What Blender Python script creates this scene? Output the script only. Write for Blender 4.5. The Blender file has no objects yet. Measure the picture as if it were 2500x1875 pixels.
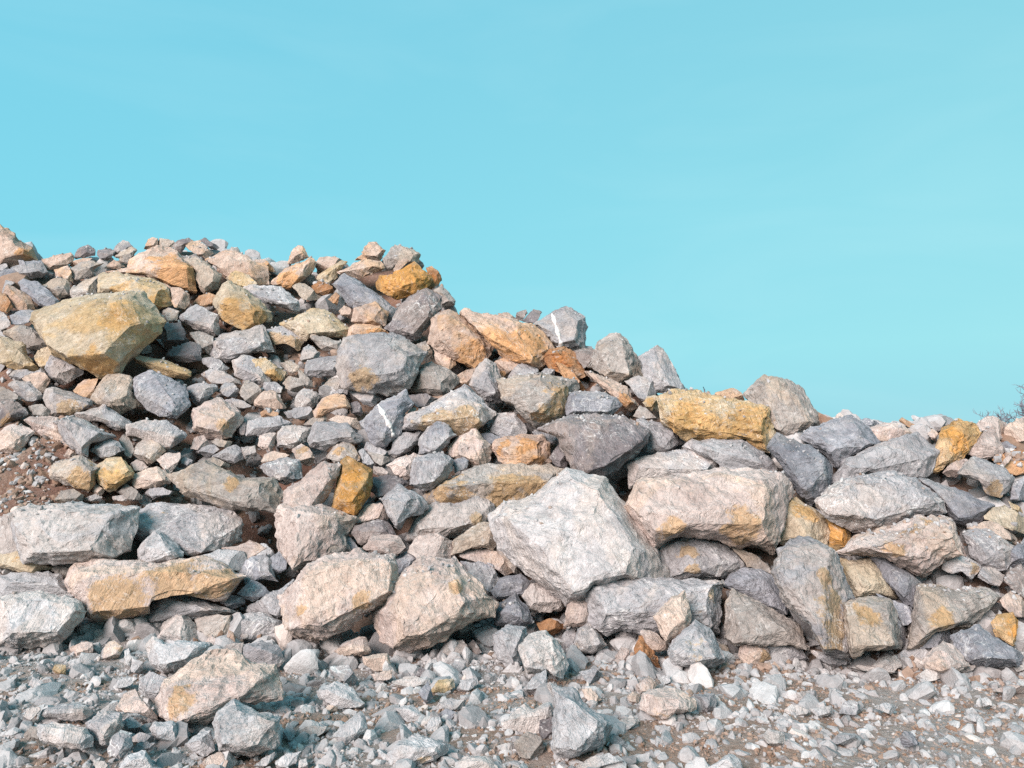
import bpy, bmesh, math, random
import numpy as np
from mathutils import Vector
from mathutils.bvhtree import BVHTree

# ---------------------------------------------------------------- camera, sky, sun, exposure
scene = bpy.context.scene
W, H = 2500.0, 1875.0                    # the photograph's pixel grid, used as the survey grid of the pile
FOC = 1889.0                             # focal length in those pixels (about 67 degrees across)
PITCH = math.atan((1130 - H / 2) / FOC)  # the horizon lies behind the rocks at row 1130
CAM = np.array([0.0, 0.0, 1.42])
cam_data = bpy.data.cameras.new('camera'); cam = bpy.data.objects.new('camera', cam_data)
scene.collection.objects.link(cam)
cam.location = CAM; cam.rotation_euler = (math.pi / 2 + PITCH, 0, 0)
cam_data.sensor_width = 36.0; cam_data.lens = 36.0 * FOC / W
cam_data.clip_start = 0.05; cam_data.clip_end = 6000.0
scene.camera = cam

SUN_ELEV, SUN_AZ = math.radians(27), math.radians(212)     # azimuth from +Y (view direction), clockwise: behind the camera, a little to the left
world = bpy.data.worlds.new('World'); scene.world = world; world.use_nodes = True
wn, wl = world.node_tree.nodes, world.node_tree.links
wn.clear()
sky = wn.new('ShaderNodeTexSky'); sky.sky_type = 'NISHITA'; sky.sun_disc = False
sky.sun_elevation = SUN_ELEV; sky.sun_rotation = SUN_AZ
sky.air_density = 1.0; sky.dust_density = 0.6; sky.ozone_density = 1.0; sky.altitude = 200
tint = wn.new('ShaderNodeMix'); tint.data_type = 'RGBA'; tint.blend_type = 'MULTIPLY'; tint.inputs[0].default_value = 1.0
tint.inputs[7].default_value = (1.75, 2.65, 2.4, 1)
wc = wn.new('ShaderNodeTexCoord'); wm = wn.new('ShaderNodeMapping'); wm.inputs['Scale'].default_value = (1.2, 1.2, 5.0)
wnoise = wn.new('ShaderNodeTexNoise'); wnoise.inputs['Scale'].default_value = 2.2; wnoise.inputs['Detail'].default_value = 5; wnoise.inputs['Distortion'].default_value = 0.6
wr = wn.new('ShaderNodeMapRange'); wr.inputs[1].default_value = 0.42; wr.inputs[2].default_value = 0.75; wr.inputs[3].default_value = 0.0; wr.inputs[4].default_value = 0.09
veil = wn.new('ShaderNodeMix'); veil.data_type = 'RGBA'; veil.inputs[7].default_value = (5.0, 6.6, 6.8, 1)
bg = wn.new('ShaderNodeBackground'); bg.inputs[1].default_value = 0.098
wo = wn.new('ShaderNodeOutputWorld')
even = wn.new('ShaderNodeMix'); even.data_type = 'RGBA'; even.inputs[0].default_value = 0.8   # bright thin haze that evens out the blue
soft = wn.new('ShaderNodeGamma'); soft.inputs[1].default_value = 0.5
sep = wn.new('ShaderNodeSeparateXYZ'); wl.new(wc.outputs['Generated'], sep.inputs[0])
elev = wn.new('ShaderNodeValToRGB'); wl.new(sep.outputs[2], elev.inputs[0])
for p_, c_ in zip((0.0, 0.14, 0.30, 0.65), ((.20, .54, .785), (.285, .75, .88), (.265, .755, .90), (.225, .685, .875))):
    e_ = elev.color_ramp.elements[0] if p_ == 0.0 else elev.color_ramp.elements.new(p_)
    e_.position = p_; e_.color = (*c_, 1)
elev.color_ramp.elements.remove(elev.color_ramp.elements[-1])
lift = wn.new('ShaderNodeVectorMath'); lift.operation = 'SCALE'; lift.inputs['Scale'].default_value = 6.0
wl.new(elev.outputs[0], lift.inputs[0]); side = wn.new('ShaderNodeMapRange'); side.inputs[1].default_value = -0.75; side.inputs[2].default_value = 0.75; wl.new(sep.outputs[0], side.inputs[0])
hue = wn.new('ShaderNodeMix'); hue.data_type = 'RGBA'; hue.inputs[6].default_value = (.72, .97, 1.04, 1); hue.inputs[7].default_value = (1.18, 1.03, .97, 1); wl.new(side.outputs[0], hue.inputs[0])
lean = wn.new('ShaderNodeMix'); lean.data_type = 'RGBA'; lean.blend_type = 'MULTIPLY'; lean.inputs[0].default_value = 1.0
wl.new(lift.outputs[0], lean.inputs[6]); wl.new(hue.outputs[2], lean.inputs[7]); wl.new(lean.outputs[2], even.inputs[7])
wl.new(sky.outputs[0], soft.inputs[0]); wl.new(soft.outputs[0], tint.inputs[6]); wl.new(tint.outputs[2], even.inputs[6]); wl.new(even.outputs[2], veil.inputs[6])
wl.new(wc.outputs['Generated'], wm.inputs[0]); wl.new(wm.outputs[0], wnoise.inputs['Vector']); wl.new(wnoise.outputs[0], wr.inputs[0]); wl.new(wr.outputs[0], veil.inputs[0])
wl.new(veil.outputs[2], bg.inputs[0]); wl.new(bg.outputs[0], wo.inputs[0])

sun_data = bpy.data.lights.new('sun', 'SUN'); sun = bpy.data.objects.new('sun', sun_data)
scene.collection.objects.link(sun)
sun_data.energy = 4.5; sun_data.angle = math.radians(32); sun_data.color = (1.0, 0.86, 0.81)
sdir = Vector((math.sin(SUN_AZ) * math.cos(SUN_ELEV), math.cos(SUN_AZ) * math.cos(SUN_ELEV), math.sin(SUN_ELEV)))
sun.rotation_euler = sdir.to_track_quat('Z', 'Y').to_euler()

vs = scene.view_settings
vs.view_transform = 'Standard'; vs.look = 'None'; vs.gamma = 1.0; vs.use_curve_mapping = False
vs.exposure = 0.68
scene.cycles.max_bounces = 5; scene.cycles.use_denoising = False

# ---------------------------------------------------------------- survey: photo rows and columns to places on the pile
cp, sp = math.cos(PITCH), math.sin(PITCH)
RIGHT, FWD, UP = np.array([1.0, 0, 0]), np.array([0, cp, sp]), np.array([0, -sp, cp])
def ray(px, py):
    px = np.asarray(px, float); py = np.asarray(py, float)
    return FWD + ((px - W / 2) / FOC)[..., None] * RIGHT + ((H / 2 - py) / FOC)[..., None] * UP
def at(px, py, t):
    return CAM + ray(px, py) * np.asarray(t, float)[..., None]
def project(P):
    q = P - CAM; t = q @ FWD
    return W / 2 + FOC * (q @ RIGHT) / t, H / 2 - FOC * (q @ UP) / t, t
SLOPE = 0.85
_bx = [-200, 0, 350, 700, 1250, 1750, 2100, 2500, 2800]
_by = [1580, 1572, 1565, 1580, 1585, 1610, 1625, 1640, 1645]
_bl = []
for _x, _y in zip(_bx, _by):
    _r = ray(_x, _y); _t = CAM[2] / -_r[2]; _p = CAM + _r * _t
    _bl.append((_p[0], _p[1]))
_bl = np.array(_bl)
def foot(x):                                   # y of the pile's foot
    return np.interp(x, _bl[:, 0], _bl[:, 1])
def hit(px, py):
    r = ray(px, py)
    if r[2] < 0:
        t = CAM[2] / -r[2]; p = CAM + r * t
        if p[1] <= foot(p[0]): return t
    t = 6.0
    for _ in range(40):
        y0 = foot(CAM[0] + r[0] * t)
        t = (CAM[2] + SLOPE * y0) / (SLOPE * r[1] - r[2])
    return t

# ---------------------------------------------------------------- small numeric toolkit
def _hash(ix, iy, iz, seed):
    h = (ix * 374761393 + iy * 668265263 + iz * 2147483647 + seed * 1274126177) & 0xffffffff
    h = ((h ^ (h >> 13)) * 1274126177) & 0xffffffff
    return ((h ^ (h >> 16)) & 0xffff) / 32767.5 - 1.0
def noise(P, seed=0):
    f = np.floor(P); i = f.astype(np.int64); u = P - f; w = u * u * u * (u * (u * 6 - 15) + 10)
    r = 0.0
    for dx in (0, 1):
        wx = w[:, 0] if dx else 1 - w[:, 0]
        for dy in (0, 1):
            wy = w[:, 1] if dy else 1 - w[:, 1]
            for dz in (0, 1):
                wz = w[:, 2] if dz else 1 - w[:, 2]
                r = r + wx * wy * wz * _hash(i[:, 0] + dx, i[:, 1] + dy, i[:, 2] + dz, seed)
    return r
def fbm(P, seed=0, octaves=4, gain=0.5):
    r, a = 0.0, 1.0
    for k in range(octaves):
        r = r + a * noise(P * 2.0 ** k + 17.3 * k, seed + k); a *= gain
    return r
_geo = {}
def geodesic(n):
    if n in _geo: return _geo[n]
    g = (1 + 5 ** .5) / 2
    V = np.array([(-1, g, 0), (1, g, 0), (-1, -g, 0), (1, -g, 0), (0, -1, g), (0, 1, g), (0, -1, -g), (0, 1, -g), (g, 0, -1), (g, 0, 1), (-g, 0, -1), (-g, 0, 1)])
    F = [(0, 11, 5), (0, 5, 1), (0, 1, 7), (0, 7, 10), (0, 10, 11), (1, 5, 9), (5, 11, 4), (11, 10, 2), (10, 7, 6), (7, 1, 8), (3, 9, 4), (3, 4, 2), (3, 2, 6), (3, 6, 8), (3, 8, 9), (4, 9, 5), (2, 4, 11), (6, 2, 10), (8, 6, 7), (9, 8, 1)]
    pts, tris, key = [], [], {}
    def vid(p):
        k = tuple(np.round(p, 5))
        if k not in key: key[k] = len(pts); pts.append(p)
        return key[k]
    for a, b, c in F:
        A, B, C = V[a], V[b], V[c]
        grid = {}
        for i in range(n + 1):
            for j in range(n + 1 - i):
                grid[i, j] = vid(A + (B - A) * i / n + (C - A) * j / n)
        for i in range(n):
            for j in range(n - i):
                tris.append((grid[i, j], grid[i + 1, j], grid[i, j + 1]))
                if i + j < n - 1: tris.append((grid[i + 1, j], grid[i + 1, j + 1], grid[i, j + 1]))
    P = np.array(pts); P /= np.linalg.norm(P, axis=1)[:, None]
    _geo[n] = (P, np.array(tris, np.int32)); return _geo[n]
def hull_planes(P):
    bm = bmesh.new()
    for p in P: bm.verts.new(p)
    bmesh.ops.convex_hull(bm, input=bm.verts)
    bm.normal_update()
    c = P.mean(0); N, D = [], []
    for f in bm.faces:
        n = np.array(f.normal); d = float(n @ np.array(f.verts[0].co))
        if n @ c > d: n, d = -n, -d
        if np.linalg.norm(n) > .5: N.append(n); D.append(d)
    bm.free()
    return np.array(N), np.array(D)
def make_mesh(name, V, F, smooth=True, attrs=None):
    me = bpy.data.meshes.new(name)
    F = np.asarray(F, np.int32)
    me.vertices.add(len(V)); me.vertices.foreach_set('co', np.asarray(V, np.float32).ravel())
    me.loops.add(F.size); me.loops.foreach_set('vertex_index', F.ravel())
    me.polygons.add(len(F)); me.polygons.foreach_set('loop_start', np.arange(0, F.size, F.shape[1], dtype=np.int32))
    me.polygons.foreach_set('loop_total', np.full(len(F), F.shape[1], np.int32))
    me.polygons.foreach_set('use_smooth', np.full(len(F), smooth, bool))
    for k, a in (attrs or {}).items():
        me.attributes.new(k, 'FLOAT', 'POINT').data.foreach_set('value', np.asarray(a, np.float32))
    me.update(calc_edges=True); me.validate()
    return me
def link(name, me, mat, loc=(0, 0, 0), parent=None):
    o = bpy.data.objects.new(name, me); scene.collection.objects.link(o)
    o.location = loc
    if mat: me.materials.append(mat)
    if parent: o.parent = parent
    return o

# ---------------------------------------------------------------- materials
def _n(nt, kind, **kw):
    n = nt.nodes.new(kind)
    for k, v in kw.items(): n.inputs[k].default_value = v
    return n
def _mix(nt, fac, a, b, mode='MIX'):
    m = nt.nodes.new('ShaderNodeMix'); m.data_type = 'RGBA'; m.blend_type = mode
    for s, v in ((0, fac), (6, a), (7, b)):
        if hasattr(v, 'is_output'): nt.links.new(v, m.inputs[s])
        else: m.inputs[s].default_value = v if s == 0 else (*v, 1)
    return m.outputs[2]
def _math(nt, op, a, b=0.0, clamp=False):
    m = nt.nodes.new('ShaderNodeMath'); m.operation = op; m.use_clamp = clamp
    for s, v in ((0, a), (1, b)):
        if hasattr(v, 'is_output'): nt.links.new(v, m.inputs[s])
        else: m.inputs[s].default_value = v
    return m.outputs[0]
def _range(nt, v, a, b, c=0.0, d=1.0, smooth=False):
    m = nt.nodes.new('ShaderNodeMapRange')
    if smooth: m.interpolation_type = 'SMOOTHSTEP'
    nt.links.new(v, m.inputs[0])
    for i, x in enumerate((a, b, c, d)): m.inputs[1 + i].default_value = x
    return m.outputs[0]
def _noise(nt, vec, scale, detail=6.0, rough=0.6, dist=0.0):
    n = _n(nt, 'ShaderNodeTexNoise', Scale=scale, Detail=detail, Roughness=rough, Distortion=dist)
    nt.links.new(vec, n.inputs['Vector']); return n.outputs['Fac']
def _mat(name):
    m = bpy.data.materials.new(name); m.use_nodes = True
    nt = m.node_tree; b = nt.nodes['Principled BSDF']; b.inputs['Roughness'].default_value = 0.92
    b.inputs['Specular IOR Level'].default_value = 0.22
    return m, nt, b
# code: (name, base a, base b, warm dust colour, dust amount, stain colour, veins)
PALETTE = {
    'g': ('grey_limestone', (.27, .255, .265), (.41, .395, .40), (.48, .405, .36), .45, (.32, .215, .115), .8),
    'b': ('bluish_limestone', (.20, .20, .225), (.32, .32, .345), (.40, .36, .335), .30, (.34, .22, .115), .7),
    'w': ('pale_limestone', (.37, .36, .37), (.53, .51, .51), (.52, .445, .40), .45, (.40, .27, .15), .35),
    'v': ('pale_pinkish_limestone', (.375, .345, .345), (.515, .48, .47), (.53, .455, .41), .50, (.40, .27, .15), .35),
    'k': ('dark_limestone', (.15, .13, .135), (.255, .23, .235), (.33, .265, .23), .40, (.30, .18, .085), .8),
    't': ('beige_limestone', (.255, .22, .20), (.415, .37, .34), (.46, .36, .275), .45, (.33, .205, .095), .5),
    'p': ('pink_limestone', (.40, .315, .285), (.57, .48, .44), (.55, .42, .335), .50, (.36, .225, .115), .3),
    'c': ('rusty_pink_limestone', (.39, .275, .215), (.57, .445, .375), (.53, .335, .20), .55, (.40, .205, .08), .3),
    'y': ('yellow_limestone', (.365, .285, .19), (.53, .445, .345), (.47, .325, .17), .60, (.38, .22, .08), .4),
    'o': ('ochre_limestone', (.33, .18, .065), (.51, .345, .18), (.52, .38, .25), .40, (.42, .20, .045), .3),
    'r': ('rusty_limestone', (.30, .135, .06), (.50, .29, .16), (.50, .37, .27), .40, (.36, .14, .04), .1),
}
def rock_material(code, joined=False):
    name, ca, cb, dust, damt, stain, veins = PALETTE[code]
    m, nt, b = _mat(name + ('_rubble' if joined else ''))
    tc = nt.nodes.new('ShaderNodeTexCoord'); oi = nt.nodes.new('ShaderNodeObjectInfo')
    add = nt.nodes.new('ShaderNodeVectorMath'); add.operation = 'ADD'
    sc = nt.nodes.new('ShaderNodeVectorMath'); sc.operation = 'SCALE'; sc.inputs[0].default_value = (91.0, 57.0, 33.0)
    nt.links.new(oi.outputs['Random'], sc.inputs['Scale'])
    nt.links.new(tc.outputs['Object'], add.inputs[0]); nt.links.new(sc.outputs[0], add.inputs[1])
    v = add.outputs[0]
    big = _noise(nt, v, 2.2, 6, .62, .4)
    mid = _noise(nt, v, 9.0, 6, .68, .3)
    fine = _noise(nt, v, 55.0, 3, .7)
    col = _mix(nt, _range(nt, big, .33, .67), ca, cb)
    d = _noise(nt, v, 1.3, 5, .6, .8)
    col = _mix(nt, _range(nt, d, .47, .58, 0, damt * 1.3, True), col, dust)
    st = nt.nodes.new('ShaderNodeAttribute'); st.attribute_name = 'stain'
    s1 = _math(nt, 'ADD', st.outputs['Fac'], _math(nt, 'MULTIPLY', _math(nt, 'SUBTRACT', _math(nt, 'ADD', mid, _math(nt, 'MULTIPLY', big, .8)), .9), 1.5))
    rust = _range(nt, _noise(nt, v, 1.7, 5, .65, .7), .55, .68, 0, .85 if code in 'cty' else .12 if code in 'wbv' else .45, True)
    s1 = _math(nt, 'ADD', s1, _math(nt, 'MULTIPLY', rust, _range(nt, oi.outputs['Random'], .35, .9, 0, 1)))
    s1 = _math(nt, 'ADD', s1, _math(nt, 'MULTIPLY', _math(nt, 'SUBTRACT', fine, .5), .8))
    s1 = _range(nt, s1, .42, .74, 0, .82, True)
    s2 = _mix(nt, _range(nt, big, .35, .65), stain, tuple(min(1, x * 1.35 + .03) for x in stain))
    col = _mix(nt, s1, col, s2)
    # thin calcite veins
    w1 = _noise(nt, v, 3.1, 3, .5, 1.2); w2 = _noise(nt, v, 6.5, 3, .5, 1.6)
    l1 = _range(nt, _math(nt, 'ABSOLUTE', _math(nt, 'SUBTRACT', w1, .5)), .0, .011, 1, 0)
    l2 = _range(nt, _math(nt, 'ABSOLUTE', _math(nt, 'SUBTRACT', w2, .5)), .0, .013, 1, 0)
    gate = _range(nt, _noise(nt, v, 2.0, 3), .47, .62, 0, veins, True)
    vn = _math(nt, 'MULTIPLY', _math(nt, 'MAXIMUM', l1, l2), gate)
    col = _mix(nt, vn, col, (.74, .72, .70))
    rot = nt.nodes.new('ShaderNodeVectorRotate'); rot.rotation_type = 'AXIS_ANGLE'; rot.inputs['Axis'].default_value = (.5, .7, .5); nt.links.new(v, rot.inputs['Vector'])
    nt.links.new(_math(nt, 'MULTIPLY', oi.outputs['Random'], 40.0), rot.inputs['Angle'])
    cmap = nt.nodes.new('ShaderNodeMapping'); cmap.inputs['Scale'].default_value = (.7, 1.0, 4.2); nt.links.new(rot.outputs[0], cmap.inputs[0]); cleave = cmap.outputs[0]   # cleavage direction of the single rock
    smap = nt.nodes.new('ShaderNodeMapping'); smap.inputs['Rotation'].default_value = (.6, .4, .9); smap.inputs['Scale'].default_value = (3.0, 16.0, 9.0); nt.links.new(rot.outputs[0], smap.inputs[0])
    scuff = _noise(nt, smap.outputs[0], 2.2, 4, .7, .5)
    col = _mix(nt, _range(nt, scuff, .56, .72, 0, .45, True), col, (.66, .63, .61))
    crk = _noise(nt, v, 4.2, 4, .6, 1.6)                                # cracks and split edges
    cline = _math(nt, 'ABSOLUTE', _math(nt, 'SUBTRACT', crk, .5))
    col = _mix(nt, _math(nt, 'MULTIPLY', _range(nt, cline, 0, .006, .55, 0), _range(nt, big, .52, .62)), col, tuple(x * .45 for x in ca))
    # mottling, pits and the overall tone of the single rock
    val = _math(nt, 'ADD', _range(nt, mid, .28, .72, .70, 1.26), _range(nt, fine, .28, .72, -.10, .10))
    val = _math(nt, 'MULTIPLY', val, _range(nt, oi.outputs['Random'], 0, 1, .88, 1.10))
    vcol = nt.nodes.new('ShaderNodeCombineColor')
    for k in range(3): nt.links.new(val, vcol.inputs[k])
    col = _mix(nt, 1.0, col, vcol.outputs[0], 'MULTIPLY')
    nt.links.new(col, b.inputs['Base Color'])
    h = _math(nt, 'ADD', _math(nt, 'ADD', _math(nt, 'MULTIPLY', _noise(nt, v, 24.0, 5, .74, .3), .50), _math(nt, 'MULTIPLY', _noise(nt, cleave, 7.0, 5, .68, .4), .70)), _range(nt, cline, 0, .010, -.05, 0))
    bp = _n(nt, 'ShaderNodeBump', Strength=.9, Distance=.06); nt.links.new(h, bp.inputs['Height'])
    nt.links.new(bp.outputs[0], b.inputs['Normal'])
    return m
MATS = {c: rock_material(c) for c in PALETTE}
def vein_material():
    m, nt, b = _mat('white_calcite'); tc = nt.nodes.new('ShaderNodeTexCoord')
    f = _noise(nt, tc.outputs['Object'], 30, 6)
    nt.links.new(_mix(nt, _range(nt, f, .3, .7), (.48, .46, .45), (.66, .64, .62)), b.inputs['Base Color']); return m
MAT_VEIN = vein_material()
def soil_material(name, a, bcol, c, stony):
    m, nt, b = _mat(name); tc = nt.nodes.new('ShaderNodeTexCoord'); v = tc.outputs['Object']
    n1 = _noise(nt, v, .55, 6, .6, .5); n2 = _noise(nt, v, 5, 8, .7); n3 = _noise(nt, v, 38, 6, .75)
    col = _mix(nt, _range(nt, n1, .42, .60, 0, 1, True), a, bcol)
    col = _mix(nt, _range(nt, n2, .50, .70, 0, .8, True), col, c)
    col = _mix(nt, _range(nt, n3, .52, .68, 0, stony), col, (.40, .38, .37))
    val = _range(nt, n3, .3, .7, .7, 1.25); vc = nt.nodes.new('ShaderNodeCombineColor')
    for k in range(3): nt.links.new(val, vc.inputs[k])
    nt.links.new(_mix(nt, 1.0, col, vc.outputs[0], 'MULTIPLY'), b.inputs['Base Color'])
    bp = _n(nt, 'ShaderNodeBump', Strength=.9, Distance=.04)
    nt.links.new(_math(nt, 'ADD', n3, n2), bp.inputs['Height']); nt.links.new(bp.outputs[0], b.inputs['Normal']); return m
MAT_GROUND = soil_material('gravelly_soil', (.34, .24, .19), (.39, .34, .315), (.30, .185, .13), .4)
MAT_MOUND = soil_material('red_brown_soil', (.21, .12, .09), (.30, .215, .17), (.33, .19, .11), .3)
def gravel_material():
    m, nt, b = _mat('mixed_gravel'); tc = nt.nodes.new('ShaderNodeTexCoord'); v = tc.outputs['Object']
    at_ = nt.nodes.new('ShaderNodeAttribute'); at_.attribute_name = 'tone'
    r = nt.nodes.new('ShaderNodeValToRGB'); r.color_ramp.interpolation = 'LINEAR'
    stops = [(0, (.21, .13, .09)), (.16, (.34, .25, .20)), (.22, (.26, .245, .245)), (.45, (.38, .365, .365)), (.62, (.48, .465, .46)), (.75, (.53, .435, .38)), (.88, (.58, .55, .53)), (1, (.66, .64, .625))]
    el = r.color_ramp.elements
    while len(el) < len(stops): el.new(.5)
    for e, (p, c) in zip(el, stops): e.position = p; e.color = (*c, 1)
    nt.links.new(at_.outputs['Fac'], r.inputs[0])
    n2 = _noise(nt, v, 18, 7, .7); n3 = _noise(nt, v, 90, 4, .7)
    val = _math(nt, 'ADD', _range(nt, n2, .3, .7, .80, 1.15), _range(nt, n3, .3, .7, -.1, .1)); vc = nt.nodes.new('ShaderNodeCombineColor')
    for k in range(3): nt.links.new(val, vc.inputs[k])
    nt.links.new(_mix(nt, 1.0, r.outputs[0], vc.outputs[0], 'MULTIPLY'), b.inputs['Base Color'])
    bp = _n(nt, 'ShaderNodeBump', Strength=.6, Distance=.015)
    nt.links.new(_math(nt, 'ADD', n2, n3), bp.inputs['Height']); nt.links.new(bp.outputs[0], b.inputs['Normal']); return m
MAT_GRAVEL = gravel_material()
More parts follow.
